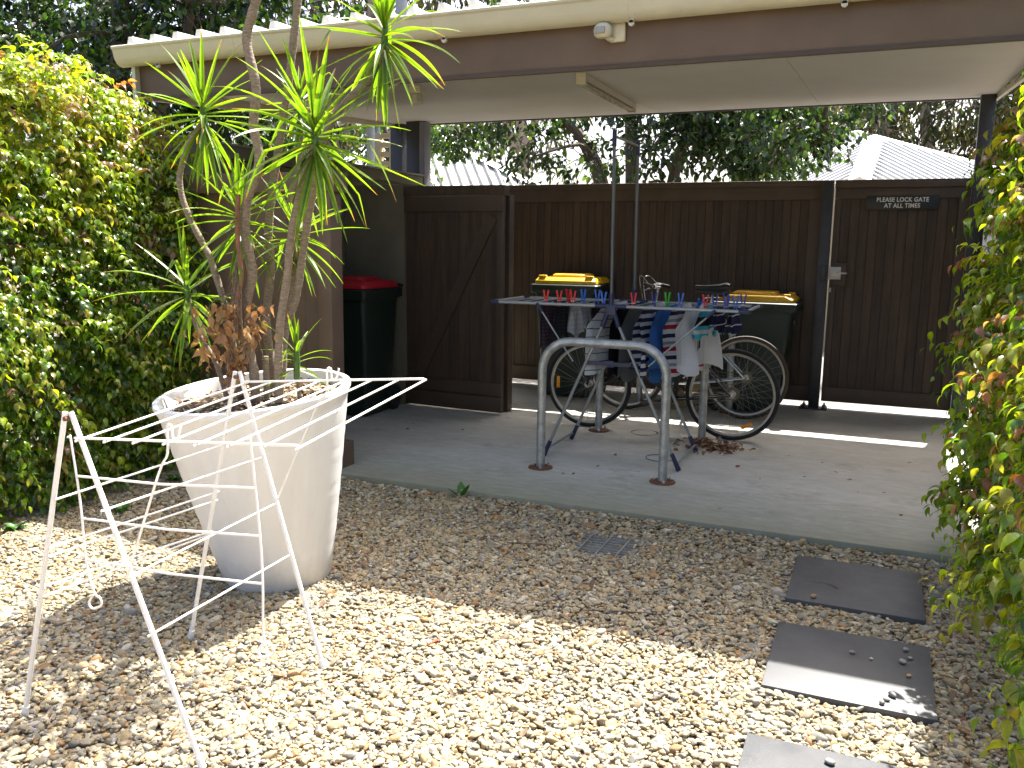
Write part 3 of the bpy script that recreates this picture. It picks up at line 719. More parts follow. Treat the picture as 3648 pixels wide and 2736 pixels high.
def bike(label, loc, rotz, lean, wb, R, tyre, rimm, frm, seat_h, bar_h, drop, bright, cat='bicycle'):
    t = thing('bicycle', label, cat, loc, 'bicycles parked at the hoops', local=True); t.rotation_euler = (lean, 0, rotz)
    xr, xf, cz = wb / 2, -wb / 2, R + .017
    wheel(t, xf, R, tyre, rimm, 'bolt', refl=None if bright else 180)
    wheel(t, xr, R, tyre, rimm, 'bolt', cog=True, refl=None if bright else -62)
    bb = Vector((xr - .44, 0, .28)); st = Vector((xr - .36, 0, .74)); ht = Vector((xf + .23, 0, .83)); hb = Vector((xf + .18, 0, .70))
    mb = MB(); r = .014 if bright else .019
    for a, b, rr in ((bb, st, r), (st, ht - Vector((0, 0, .03)), r * .9), (bb, hb + Vector((0, 0, .02)), r * 1.1), (ht + Vector((.012, 0, .03)), hb, r * 1.2)): mb.tube([a, b], rr, 12)
    mb.tube([bb + Vector((0, -.035, 0)), bb + Vector((0, .035, 0))], .021, 14)
    fr = mb.build('frame', frm, t)
    for sd in (-1, 1):
        mb = MB(); mb.tube([bb + Vector((0, sd * .02, 0)), bb + Vector((.1, sd * .035, .01)), Vector((xr, sd * .062, cz))], [.011, .010, .007], 8); mb.build('chain_stay', frm, fr)
        mb = MB(); mb.tube([st + Vector((0, sd * .018, -.03)), st + Vector((.08, sd * .045, -.12)), Vector((xr, sd * .062, cz))], [.009, .008, .007], 8); mb.build('seat_stay', frm, fr)
    fk = MB(); fk.tube([hb, hb + Vector((-.012, 0, -.035))], .02, 10); fk = fk.build('fork', frm, t)
    for sd in (-1, 1):
        mb = MB(); mb.tube(smoothpath([hb + Vector((-.012, sd * .03, -.03)), hb + Vector((-.07, sd * .048, -.18)), Vector((xf + .045, sd * .052, cz + .12)), Vector((xf, sd * .055, cz))], 4), .010, 8); mb.build('fork_blade', frm, fk)
    sp = st + (st - bb).normalized() * (seat_h - st.z)
    mb = MB(); mb.tube([st, sp], .0125, 10); mb.build('seat_post', 'bolt', t)
    mb = MB(); prof = [(-.155, .018, .034), (-.10, .022, .042), (-.03, .034, .055), (.05, .062, .075), (.10, .076, .078), (.135, .068, .060)]
    rings = []
    for (x, w, h) in prof:
        z = sp.z + .02 + (.012 if x > .05 else 0) + (.006 if x < -.1 else 0)
        rings.append([(sp.x + x, w * math.cos(a), z + (h * .55 * math.sin(a) if math.sin(a) > 0 else h * math.sin(a))) for a in [2 * math.pi * k / 14 for k in range(14)]])
    mb.loft(rings); mb.build('saddle', 'saddle', t)
    bt = ht + Vector((.02, 0, bar_h - ht.z)); cl = bt + Vector((-.07, 0, .01))
    mb = MB(); mb.tube([ht, bt], .012, 10); mb.tube([bt + Vector((.015, 0, 0)), cl], .014, 10); mb.build('stem', 'bolt', t)
    if drop: bp = [(0, -.28, .02), (0, -.24, .02), (-.02, -.12, .015), (0, 0, 0), (-.02, .12, .015), (0, .24, .02), (.0, .28, .02)]
    else: bp = [(.10, -.30, -.0), (.05, -.25, .012), (0, -.12, .012), (0, 0, 0), (0, .12, .012), (.05, .25, .012), (.10, .30, 0)]
    hbpts = [cl + Vector(q) for q in bp]
    mb = MB(); mb.tube(smoothpath(hbpts, 4), .0115, 10); hbar = mb.build('handlebar', 'rim' if bright else 'frame_black', t)
    for sd, i in ((-1, 1), (1, 5)):
        e = hbpts[0 if sd < 0 else -1]; q = hbpts[i]
        mb = MB(); mb.tube([e, e + (q - e) * 1.9], .016, 10); mb.build('grip', 'saddle', hbar)
        mb = MB(); c = e + (hbpts[3] - e) * .45; mb.tube([c + Vector((0, 0, .0)), c + Vector((-.035, 0, -.02)), c + Vector((-.05, sd * .07, -.035))], [.011, .007, .005], 6); mb.build('brake_lever', 'bolt', hbar)
        mb = MB(); mb.tube(smoothpath([c + Vector((-.01, 0, .0)), c + Vector((-.10, -sd * .03, .09)), c + Vector((-.13, -sd * .10, .03)), ht + Vector((-.06, sd * .02, -.04)), hb + Vector((-.03, sd * .03, -.02))], 6), .0028, 5); mb.build('brake_cable', 'bolt' if bright else 'cable', hbar)
    cr = MB()
    cr.lathe([(.02, .048), (.088, .048), (.092, .050), (.088, .052), (.02, .052)], n=40, M4=Matrix.Translation(bb) @ Matrix.Rotation(-math.pi / 2, 4, 'X')); cr = cr.build('crankset', 'drive', t)
    for sd, ang in ((-1, 185), (1, 5)):
        a = math.radians(ang); e = bb + Vector((.17 * math.cos(a), sd * .075, .17 * math.sin(a)))
        mb = MB(); mb.tube([bb + Vector((0, sd * .062, 0)), e], [.014, .010], 8); arm = mb.build('crank_arm', 'bolt' if bright else 'frame_black', cr)
        mb = MB(); mb.box(e.x - .045, e.x + .045, e.y + sd * .065 - .045, e.y + sd * .065 + .045, e.z - .011, e.z + .011, .005); mb.build('pedal', 'frame_black', cr)
        for q in (-1, 1):
            mb = MB(); mb.box(e.x + q * .0465 - .003, e.x + q * .0465 + .003, e.y + sd * .065 - .025, e.y + sd * .065 + .025, e.z - .007, e.z + .007); mb.build('pedal_reflector', 'amber', cr)
    mb = MB()
    for up in (1, -1):
        mb.tube([bb + Vector((0, .05, .088 * up)), Vector((xr, .05, cz + .04 * up))], .004, 5)
    mb.build('chain', 'drive', t)
    mb = MB(); p = st + Vector((.115, 0, -.165)); mb.tube([p + Vector((0, -.035, .03)), p + Vector((-.02, 0, .05)), p + Vector((0, .035, .03))], .007, 6); mb.tube([p + Vector((0, -.03, .03)), p + Vector((.02, -.022, -.005))], .007, 6); mb.tube([p + Vector((0, .03, .03)), p + Vector((.02, .022, -.005))], .007, 6); mb.build('rear_brake', 'bolt', t)
    return t
bike('black bicycle with black tyres and amber wheel reflectors behind the clothes airer', (-1.515, 6.46, 0), math.radians(.6), math.radians(1.5), 1.115, .330, 'rubber', 'rim', 'frame_black', .80, .90, False, False)
bike('silver bicycle with tan tyres and black saddle leaning at the rear hoop', (-1.50, 7.33, 0), math.radians(.5), math.radians(-2), 1.03, .335, 'rubber_tan', 'rim', 'frame_silver', 1.075, 1.08, False, True)

# ================================================================== silver clothes airer
ZA = 1.045; YN, YF = 5.385, 5.955
av = thing('clothes_airer', 'silver winged clothes airer with navy joints and a tall centre frame', 'clothes airer', (-1.57, 5.67, 0))
LX0, LX1 = -2.44, -1.70; RX0, RX1 = -1.49, -.735; HX = -1.595
for y in (YN, YF):
    s_ = 1 if y == YN else -1
    for sx, fx in ((-1, -2.03), (1, -1.12)):
        mb = MB(); mb.tube([(HX + sx * .02, y, ZA - .05), (fx, y, .03)], .0105, 10); mb.build('leg', 'airer', av)
        mb = MB(); mb.tube([(HX + sx * .015, y, ZA - .02), (HX + sx * .055, y, ZA - .135)], .0155, 10); mb.build('leg_socket', 'navy', av)
        mb = MB(); d = Vector((fx, y, .03)) - Vector((HX, y, ZA)); d.normalize(); f = Vector((fx, y, .03)); mb.tube([f - d * .09, f + d * .028], [.0135, .0165], 10); mb.build('foot', 'navy', av)
    mb = MB(); mb.tube([(HX, y, ZA - .045), (HX, y, ZA + .085)], .017, 12); mb.box(HX - .035, HX + .035, y - .016, y + .016, ZA - .06, ZA + .012, .008); mb.build('hub', 'navy', av)
    mb = MB(); mb.tube([(HX, y, ZA + .08), (HX - .012, y, 2.13)], .0105, 10); mb.build('mast', 'mast', av)
    mb = MB(); mb.tube([(HX - .011, y, 2.05), (HX - .012, y, 2.15)], .0145, 10); mb.build('mast_cap', 'navy', av)
    zt = .665; xl = HX - .0 - (.41) * (ZA - zt) / 1.0; xr_ = HX + .0 + .47 * (ZA - zt) / 1.0
    mb = MB(); mb.beam((xl - .005, y + s_ * .016, zt), (xr_ + .01, y + s_ * .016, zt), .012, .026); mb.box(HX - .02, HX + .03, y + s_ * .016 - .012, y + s_ * .016 + .012, zt - .022, zt + .022, .006); mb.build('spreader', 'navy', av)
    for (x0, x1, sx, px, lx) in ((LX0, LX1, -1, -2.10, -1.84), (RX0, RX1, 1, -.93, -1.33)):
        mb = MB(); mb.tube([(x0, y, ZA), (x1, y, ZA)], .0105, 10); mb.build('wing_rail', 'airer', av)
        mb = MB(); mb.tube([(x1 if sx < 0 else x0, y, ZA), (HX + sx * .02, y, ZA)], .0145, 10); mb.build('hinge_sleeve', 'navy', av)
        xo = x0 if sx < 0 else x1
        mb = MB(); mb.tube([(xo - sx * .05, y, ZA), (xo + sx * .01, y, ZA), (xo + sx * .014, y + s_ * .02, ZA)], .0135, 10); mb.build('corner_piece', 'navy', av)
        yy = y - s_ * .018
        mb = MB(); mb.tube([(px, yy, ZA - .005), (lx, yy, .67)], .0055, 8); mb.build('wing_strut', 'airer', av)
        d = Vector((lx - px, 0, .67 - ZA)).normalized(); p = Vector((px, yy, ZA - .005)); mb = MB(); mb.tube([p - d * .01, p + d * .06], .0095, 8); mb.build('strut_end', 'navy', av)
mb = MB(); mb.tube([(HX - .012, YN, 2.115), (HX - .012, YF, 2.115)], .0085, 10); mb.build('top_bar', 'airer', av)
mb = MB(); mb.tube([(-2.03, YN, .05), (-2.03, YF, .05)], .0095, 10); mb.build('foot_bar', 'airer', av)
mb = MB(); mb.tube([(-1.12, YN, .05), (-1.12, YF, .05)], .0095, 10); mb.build('foot_bar', 'airer', av)
RUNGS = [LX0 + .0, -2.345, -2.25, -2.155, -2.06, -1.965, -1.87, -1.775] + [-1.64, -1.55] + [-1.46, -1.37, -1.28, -1.19, -1.10, -1.01, -.92, -.83, RX1]
for x in RUNGS:
    mb = MB(); mb.tube([(x, YN, ZA + .002), (x, YF, ZA + .002)], .0045 if x not in (LX0, RX1) else .010, 8); mb.build('rung', 'airer', av)

# ------------------------------------------------------------------ washing
def cloth(name, label, cat, x, y0, y1, la, lb, m, seed, sway=0.0, flare=.0, taper=0.0, nu=22, nv=18, amp=.014, hem=.02, tw=.11, slant=0.0):
    rg = random.Random(seed); ph = [rg.uniform(0, 6.28) for _ in range(6)]
    zt = ZA + .0085; rows = []
    us = [-1 + 2 * i / (2 * nu) for i in range(2 * nu + 1)]
    vs, uvs = [], []
    for j in range(nv + 1):
        s = j / nv
        for u in us:
            L = la if u < 0 else lb; dist = abs(u) * (L + hem * math.sin(7 * s + ph[0] + (1 if u < 0 else 0)) + hem * .6 * math.sin(15 * s + ph[1]))
            sd = -1 if u < 0 else 1
            bend = .0075 * min(1, dist / .012)
            fold = amp * min(1, dist / .12) * (math.sin(s * 9 + ph[2] + dist * 3) + .6 * math.sin(s * 17 + ph[3] - dist * 6))
            if sd < 0: fold = -fold * .8
            sp = 1 + flare * min(1, dist / max(L, .01)) ; yy = (y0 + y1) / 2 + (s - .5) * (y1 - y0) * (sp - taper * max(0, dist / L - .0)) + slant * dist
            zz = zt - (dist if dist > .012 else dist * .35) + .0
            xx = x + sd * bend + fold * .6 + sd * abs(fold) * .35 + sway * dist + tw * (s - .5) * min(1, dist / .14)
            yy += .35 * amp * math.sin(dist * 20 + ph[4] + s * 4) * min(1, dist / .1)
            vs.append((xx, yy, zz)); uvs.append((s, dist + (0 if sd > 0 else 3.0)))
    K = len(us); fs = [(j * K + i, j * K + i + 1, (j + 1) * K + i + 1, (j + 1) * K + i) for j in range(nv) for i in range(K - 1)]
    mb = MB(); mb.add(vs, fs); me = mb.mesh(name, fixn=False)
    uvl = me.uv_layers.new(name='UVMap')
    for lp in me.loops: uvl.data[lp.index].uv = uvs[lp.vertex_index]
    o = link(name, me, m)
    return tag(o, label, cat, 'washing on the silver airer')
CM = {}
CM['stripe_thin'] = cloth_mat('white_jersey_with_thin_stripes', [(0, W_), (.44, NV), (.50, W_), (.94, TL)], 9)
CM['navy_stripe'] = cloth_mat('navy_and_white_striped_jersey', [(0, W_), (.5, NV)], 19)
CM['red_stripe'] = cloth_mat('red_navy_white_striped_jersey', [(0, W_), (.2, NV), (.38, W_), (.55, (.28, .28, .31)), (.68, W_), (.8, RD)], 7)
CM['blue'] = cloth_mat('plain_blue_cotton', [(0, (.045, .16, .44))], 1)
CM['white'] = cloth_mat('plain_white_cotton', [(0, (.66, .66, .67))], 1)
CM['black'] = cloth_mat('black_cotton', [(0, (.010, .010, .013))], 1)
CM['grey'] = cloth_mat('grey_cotton', [(0, (.15, .16, .165))], 1)
CM['ltgrey'] = cloth_mat('light_grey_knit', [(0, (.33, .33, .33)), (.8, (.40, .40, .38))], 30)
CM['plum'] = cloth_mat('dark_plum_knit', [(0, (.050, .030, .042)), (.8, (.075, .05, .07))], 40)
CM['char'] = cloth_mat('charcoal_knit', [(0, (.022, .024, .027)), (.8, (.035, .037, .042))], 40)
CM['aqua'] = cloth_mat('aqua_black_print', [(0, (.05, .42, .55)), (.35, (.012, .012, .014)), (.7, (.05, .38, .52)), (.85, W_)], 6)
CM['navy_small'] = cloth_mat('navy_white_knit', [(0, NV), (.6, W_), (.72, NV)], 16)
cloth('sock', 'dark plum sock hung first from the left on the airer', 'sock', -2.06, 5.40, 5.52, .30, .27, CM['plum'], 1, amp=.012, tw=.05)
cloth('sock', 'dark plum patterned sock hung behind the first plum sock', 'sock', -2.06, 5.56, 5.68, .20, .24, CM['plum'], 2, amp=.012, tw=.05)
cloth('sock', 'charcoal sock hung under the paired red pegs', 'sock', -1.965, 5.40, 5.53, .20, .24, CM['char'], 3, amp=.012, tw=.05)
cloth('sock', 'charcoal sock hung behind the paired red pegs', 'sock', -1.965, 5.58, 5.72, .16, .18, CM['char'], 4, amp=.012, tw=.05)
cloth('sock', 'light grey sock hung under a red peg, nearest the striped shirt', 'sock', -1.87, 5.40, 5.54, .18, .22, CM['ltgrey'], 5, amp=.014, tw=.05)
cloth('sock', 'light grey sock hung under a pale blue peg at the back', 'sock', -1.87, 5.60, 5.74, .14, .16, CM['ltgrey'], 6, amp=.014, tw=.05)
cloth('underwear', 'small black garment hung behind the pair of pale blue pegs', 'clothing', -1.775, 5.60, 5.90, .08, .09, CM['black'], 7, amp=.014, tw=.05)
cloth('striped_shirt', 'white shirt with thin navy and teal stripes at the airer centre', 'shirt', -1.64, 5.40, 5.90, .46, .43, CM['stripe_thin'], 8, sway=.03, tw=.20, flare=-.02, amp=.026, slant=-.05)
cloth('trousers', 'long black trousers with a grey side panel beside the striped shirt', 'trousers', -1.55, 5.45, 5.78, .50, .47, CM['black'], 9, amp=.018)
cloth('trousers', 'grey trousers hung under the red peg right of centre', 'trousers', -1.46, 5.40, 5.86, .50, .40, CM['grey'], 10, sway=-.06, amp=.02)
cloth('striped_shirt', 'navy and white broad striped shirt under a dark blue peg', 'shirt', -1.37, 5.40, 5.90, .44, .46, CM['navy_stripe'], 11, sway=.02, amp=.034, slant=-.08)
cloth('blue_shirt', 'plain blue shirt hung under the green peg', 'shirt', -1.28, 5.40, 5.88, .50, .44, CM['blue'], 12, sway=.02, amp=.032, hem=.045, slant=-.06)
cloth('striped_shirt', 'red, navy and white striped shirt beside the plain white tee', 'shirt', -1.19, 5.40, 5.90, .47, .44, CM['red_stripe'], 13, sway=.02, amp=.034, slant=-.06)
tee = cloth('white_tee', 'white tee with a small black scribble print, hung near the right end', 'shirt', -1.10, 5.40, 5.86, .36, .40, CM['white'], 14, sway=.05, tw=.13, flare=-.05, amp=.048, hem=.03, slant=-.05)
cloth('swim_shorts', 'aqua and black patterned shorts beside the white tee', 'shorts', -1.01, 5.42, 5.72, .16, .17, CM['aqua'], 15, amp=.022, hem=.03)
cloth('underwear', 'small navy garment hung between blue pegs near the right end', 'clothing', -.92, 5.40, 5.62, .13, .15, CM['navy_small'], 16, amp=.018, tw=.05, hem=.025)
cloth('underwear', 'small navy striped garment at the right end of the airer', 'clothing', -.83, 5.40, 5.64, .15, .13, CM['navy_small'], 17, amp=.018, tw=.05, hem=.025)
mb = MB()
for pts in ([(0, 0), (.012, .05), (.02, .0), (.034, .06)], [(-.02, -.01), (-.03, .05)], [(.04, .005), (.05, .07), (.056, .0)], [(-.035, .055), (.05, .075)]):
    mb.tube([(-1.036, 5.47 + a, .79 + b) for a, b in pts], .0022, 4)
mb.build('print', 'print_black', tee)

def peg(x, y, m, label, tilt=0.0, yaw=0.0):
    t = thing('clothes_peg', label, 'peg', (x, y, ZA + .004), 'pegs on the silver airer', local=True); t.rotation_euler = (tilt, 0, yaw); t.scale = (1.35, 1.3, 1.35)
    for sx in (-1, 1):
        mb = MB(); mb.add([(sx * .0015, -.005, -.016), (sx * .008, -.005, -.012), (sx * .008, -.005, .016), (sx * .016, -.005, .064), (sx * .0085, -.005, .064), (sx * .0015, -.005, .018),
                           (sx * .0015, .005, -.016), (sx * .008, .005, -.012), (sx * .008, .005, .016), (sx * .016, .005, .064), (sx * .0085, .005, .064), (sx * .0015, .005, .018)],
                          [(0, 1, 2, 5), (2, 3, 4, 5), (6, 11, 8, 7), (8, 11, 10, 9), (0, 6, 7, 1), (1, 7, 8, 2), (2, 8, 9, 3), (3, 9, 10, 4), (4, 10, 11, 5), (5, 11, 6, 0)])
        mb.build('jaw', m, t, False)
    mb = MB(); mb.tube([(-.009, -.006, .014), (.009, -.006, .014)], .0022, 6); mb.tube([(-.009, .006, .014), (.009, .006, .014)], .0022, 6); mb.build('spring', 'bolt', t)
PEGS = [(-2.06, 5.42, 'peg_red', 'red peg farthest left on the airer', 0, .1), (-1.965, 5.60, 'peg_red', 'red peg at the back of the close red pair', 0, -.2), (-1.965, 5.42, 'peg_red', 'red peg at the front of the close red pair', .06, .1),
        (-1.87, 5.42, 'peg_red', 'red peg on the light grey sock', -.08, .2), (-1.87, 5.64, 'peg_blue', 'pale blue peg just behind the red peg on the grey sock', 0, -.1), (-1.775, 5.66, 'peg_blue', 'pale blue peg on the small black garment', .1, .2),
        (-1.66, 5.43, 'peg_blue', 'pale blue peg on the thin striped shirt beside the mast', 0, 0), (-1.46, 5.43, 'peg_red', 'red peg on the grey trousers right of the mast', -.1, .15), (-1.37, 5.62, 'peg_navy', 'dark blue peg on the navy striped shirt', .05, .1),
        (-1.28, 5.62, 'peg_green', 'green peg on the blue shirt, the only green one', .05, -.15), (-1.19, 5.60, 'peg_blue', 'pale blue peg on the red striped shirt', 0, .05), (-1.08, 5.62, 'peg_blue', 'pale blue peg lying over at a slant beside the white tee', .9, .5),
        (-1.01, 5.50, 'peg_red', 'red peg on the aqua shorts, farthest right of the red ones', 0, .1), (-.955, 5.52, 'peg_navy', 'dark blue peg right after the last red peg', 0, .1), (-.92, 5.72, 'peg_navy', 'tall standing dark blue peg in front of the saddle', .04, .1),
        (-.87, 5.45, 'peg_navy', 'dark blue peg on the small navy garment', 0, .2), (-.83, 5.55, 'peg_blue', 'pale blue peg second from the right end', -.1, .3), (-.80, 5.66, 'peg_navy', 'dark blue peg at the far right end', -.12, .1)]
for (x, y, m, lb, ti, yw) in PEGS: peg(x, y, m, lb, ti, yw)

# ================================================================== white folding rack in front
wr = thing('wire_drying_rack', 'white wire drying rack with one wing folded out over the gravel', 'drying rack', (-2.0, 2.02, -.05))
YA, YB = 1.71, 2.335
apA, apB = Vector((-2.095, YA, .945)), Vector((-2.025, YB, .985))
feet = {('A', -1): Vector((-2.371, YA, -.045)), ('A', 1): Vector((-1.668, YA, -.045)), ('B', -1): Vector((-2.290, YB, -.045)), ('B', 1): Vector((-1.700, YB, -.045))}
for (e, sx), f in feet.items():
    a = apA if e == 'A' else apB
    mb = MB(); mb.tube([a + Vector((sx * .004, sx * .006, 0)), f + Vector((0, sx * .006, 0))], .0076, 10); mb.build('leg', 'rack_white', wr)
    d = (f - a).normalized(); mb = MB(); mb.tube([f - d * .03 + Vector((0, sx * .006, 0)), f + d * .004 + Vector((0, sx * .006, 0))], .0105, 10); mb.build('foot_cap', 'rack_white', wr)
for a in (apA, apB):
    mb = MB(); mb.tube([a + Vector((0, -.014, -.018)), a + Vector((0, .014, -.018))], .007, 10); mb.build('rivet', 'rust', wr)
def legpt(e, sx, z):
    a = apA if e == 'A' else apB; f = feet[(e, sx)]; t = (z - a.z) / (f.z - a.z); return a + (f - a) * t
for zA, zB, sx in ((.672, .69, 1), (.486, .53, 1), (.325, .352, 1), (.678, .72, -1), (.523, .538, -1), (.495, .505, -1), (.398, .383, -1), (.362, .372, -1)):
    p, q = legpt('A', sx, zA), legpt('B', sx, zB); mb = MB(); mb.tube([p + Vector((0, -.012, 0)), q + Vector((0, .012, 0))], .0034, 8); mb.build('rod', 'rack_white', wr)
# folded-out wing
n0, n1 = Vector((-2.075, YA, .872)), Vector((-1.300, YA, .930)); f0, f1 = Vector((-2.010, YB, .950)), Vector((-1.290, YB, 1.013))
mb = MB(); mb.tube([n0, n1], .0038, 8); mb.build('wing_edge', 'rack_white', wr)
mb = MB(); mb.tube([f0, f1], .0038, 8); mb.build('wing_edge', 'rack_white', wr)
for k in range(8):
    t = .02 + .98 * k / 7; dz = Vector((0, 0, -.006)); mb = MB(); p = n0.lerp(n1, t); q = f0.lerp(f1, t); e = (q - p).normalized() * .012
    mb.tube([p - e + dz, q + e + dz], .0034, 8); mb.build('rod', 'rack_white', wr)
# stays under the wing, hooked over its edge
for p, s_, e in ((Vector((-1.705, YA, .925)), -1, 'A'), (Vector((-1.648, YB, 1.000)), 1, 'B')):
    q = legpt(e, 1, .484 if e == 'A' else .534)
    o_ = Vector((0, s_ * .010, 0))
    mb = MB(); mb.tube(smoothpath([p + o_ + Vector((.035, 0, .022)), p + o_ + Vector((.022, 0, -.014)), p + o_ + Vector((.006, 0, -.012)), p + o_ + Vector((.004, 0, .018)), p + o_ + Vector((-.012, 0, .014)), p + o_ + Vector((-.016, 0, -.06)), p.lerp(q, .28) + o_, q + o_], 4), .0034, 8); mb.build('stay', 'rack_white', wr)
# second wing hanging down at the near end
hl = [Vector((-2.066, YA - .02, .866)), Vector((-2.035, YA - .03, .70)), Vector((-2.022, YA - .035, .53)), Vector((-1.998, YA - .04, .452))]
hr = [Vector((-1.432, YA - .02, .925)), Vector((-1.405, YA - .03, .70)), Vector((-1.397, YA - .035, .565)), Vector((-1.397, YA - .04, .43))]
for side in (hl, hr):
    b = side[-1]
    mb = MB(); mb.tube(smoothpath([side[0] + Vector((-.012, 0, .012)), side[0] + Vector((.004, -.006, .014))] + side + [b + Vector((.012, 0, -.02)), b + Vector((.028, 0, -.028)), b + Vector((.03, 0, -.048)), b + Vector((-.006, 0, -.064)), b + Vector((-.018, 0, -.048)), b + Vector((.002, 0, -.022))], 4), .0032, 8); mb.build('hanging_side', 'rack_white', wr)
def atz(S, z):
    for i in range(len(S) - 1):
        if S[i + 1].z <= z <= S[i].z: return S[i].lerp(S[i + 1], (S[i].z - z) / (S[i].z - S[i + 1].z))
    return S[-1]
for zl, zr_ in ((.77, .813), (.65, .69), (.53, .565)):
    p, q = atz(hl, zl), atz(hr, zr_); mb = MB(); mb.tube([p, p.lerp(q, .5) + Vector((0, -.004, -.006)), q], .0034, 8); mb.build('rod', 'rack_white', wr)

# ================================================================== planter and dracaena
PC = Vector((-2.415, 3.02, -.098)); TILT = Matrix.Translation(PC) @ Matrix.Rotation(math.radians(6.1), 4, Vector((.89, -.455, 0)).normalized())
# axis so that the top leans to the camera's left
pl = thing('planter_pot', 'tall white tapered planter pot, slightly tilted, holding the spiky plant', 'planter', PC)
prof = [(.0, .004), (.205, .004), (.222, .012), (.230, .03)]
for k in range(1, 25):
    t = k / 24; prof.append((.230 + (.398 - .230) * t ** .92 + .0012 * math.sin(k * 2.4), .03 + .825 * t))
prof += [(.408, .869), (.414, .885), (.412, .899), (.400, .905), (.386, .901), (.381, .889), (.374, .827), (.366, .792)]
mb = MB(); mb.lathe(prof, n=72, M4=TILT); mb.build('pot_shell', 'pot', pl)
mb = MB(); rings = []
for r, z in ((.374, .832), (.30, .840), (.2, .847), (.1, .851), (.02, .853)):
    rings.append([TILT @ Vector((r * math.cos(a), r * math.sin(a), z + .008 * math.sin(5 * a + r * 30))) for a in [2 * math.pi * k / 40 for k in range(40)]])
mb.loft(rings, False, True); mb.build('potting_soil', 'soil', pl)
n = 1100; a = RNG.uniform(0, 6.283, n); r = .36 * np.sqrt(RNG.uniform(0, 1, n))
P = np.array([TILT @ Vector((rr * math.cos(aa), rr * math.sin(aa), .850 + random.uniform(0, .012))) for rr, aa in zip(r, a)]) - np.array(PC)
ax = RNG.normal(0, 1, (n, 3)); ax[:, 2] *= .25; nn = RNG.normal(0, .35, (n, 3)); nn[:, 2] += 1
cols = palette([(.16, .09, .05), (.36, .25, .15), (.07, .045, .03), (.50, .40, .28)], RNG.integers(0, 4, n))
tag(link('bark_mulch', leaf_mesh('bark_mulch', 'chip', P, ax, nn, RNG.uniform(.012, .04, n), cols), 'mulch', pl), None, None, kind='stuff')

dp = thing('dracaena_plant', 'spiky dracaena with several bare ringed trunks growing in the white pot', 'plant', PC)
def ringed(pts, r0, r1):
    path = smoothpath(pts, 26); m = len(path); rad = []
    for i in range(m):
        t = i / (m - 1); rad.append(.70 * (r0 + (r1 - r0) * t) * (1 + .045 * math.sin(i * 2.1) + .05 * math.sin(i * .31 + r0 * 900)))
    mb = MB(); mb.tube(path, rad, 12); return mb.build('trunk', 'bark_drac', dp)
def Z0(p): return (p[0], p[1], .735)
ringed([(-2.56, 2.97, .735), (-2.60, 2.96, 1.072), (-2.674, 2.95, 1.332), (-2.716, 2.95, 1.411), (-2.798, 2.95, 1.549), (-2.834, 2.95, 1.687), (-2.782, 2.95, 1.822), (-2.690, 2.95, 1.93)], .021, .017)
ringed([(-2.30, 2.90, .735), (-2.273, 2.87, .905), (-2.242, 2.85, 1.099), (-2.201, 2.85, 1.288), (-2.172, 2.85, 1.471), (-2.11, 2.85, 1.668), (-2.055, 2.85, 1.80)], .026, .019)
ringed([(-2.41, 3.03, .735), (-2.395, 3.05, .871), (-2.376, 3.05, 1.036), (-2.309, 3.05, 1.2), (-2.267, 3.05, 1.397), (-2.213, 3.05, 1.628), (-2.149, 3.05, 1.851), (-2.056, 3.05, 1.974), (-1.923, 3.05, 2.083), (-1.86, 3.05, 2.19)], .026, .021)
ringed([(-2.43, 2.91, .735), (-2.427, 2.9, .888), (-2.454, 2.9, 1.006), (-2.454, 2.9, 1.163), (-2.416, 2.9, 1.3), (-2.445, 2.9, 1.471), (-2.427, 2.9, 1.603), (-2.361, 2.9, 1.75), (-2.383, 2.9, 1.896), (-2.365, 2.9, 2.039), (-2.403, 2.9, 2.219), (-2.371, 2.9, 2.321), (-2.333, 2.9, 2.421), (-2.293, 2.9, 2.62), (-2.25, 2.9, 3.25)], .029, .026)
ringed([(-2.47, 3.08, .735), (-2.485, 3.1, .859), (-2.515, 3.1, 1.066), (-2.48, 3.1, 1.313), (-2.486, 3.1, 1.474), (-2.454, 3.1, 1.672), (-2.409, 3.1, 1.865), (-2.366, 3.1, 2.053), (-2.323, 3.1, 2.273), (-2.293, 3.1, 2.47), (-2.264, 3.1, 2.76), (-2.22, 3.1, 3.45)], .028, .022)
ringed([(-2.58, 3.02, .735), (-2.60, 2.99, 1.112), (-2.555, 2.98, 1.354), (-2.535, 2.98, 1.50)], .019, .017)
ringed([(-2.60, 2.93, .735), (-2.638, 2.91, .90), (-2.717, 2.9, 1.032), (-2.765, 2.9, 1.18)], .016, .014)
ringed([(-2.50, 3.13, .735), (-2.493, 3.18, 1.017), (-2.447, 3.2, 1.229), (-2.415, 3.2, 1.40)], .018, .016)
ringed([(-2.25, 2.98, .735), (-2.245, 2.96, .86), (-2.24, 2.95, .925)], .014, .012)
ringed([(-2.40, 2.95, .735), (-2.404, 2.95, .945)], .019, .019)
ringed([(-2.39, 3.12, 1.60), (-2.33, 3.13, 1.80), (-2.32, 3.13, 1.97)], .014, .013)
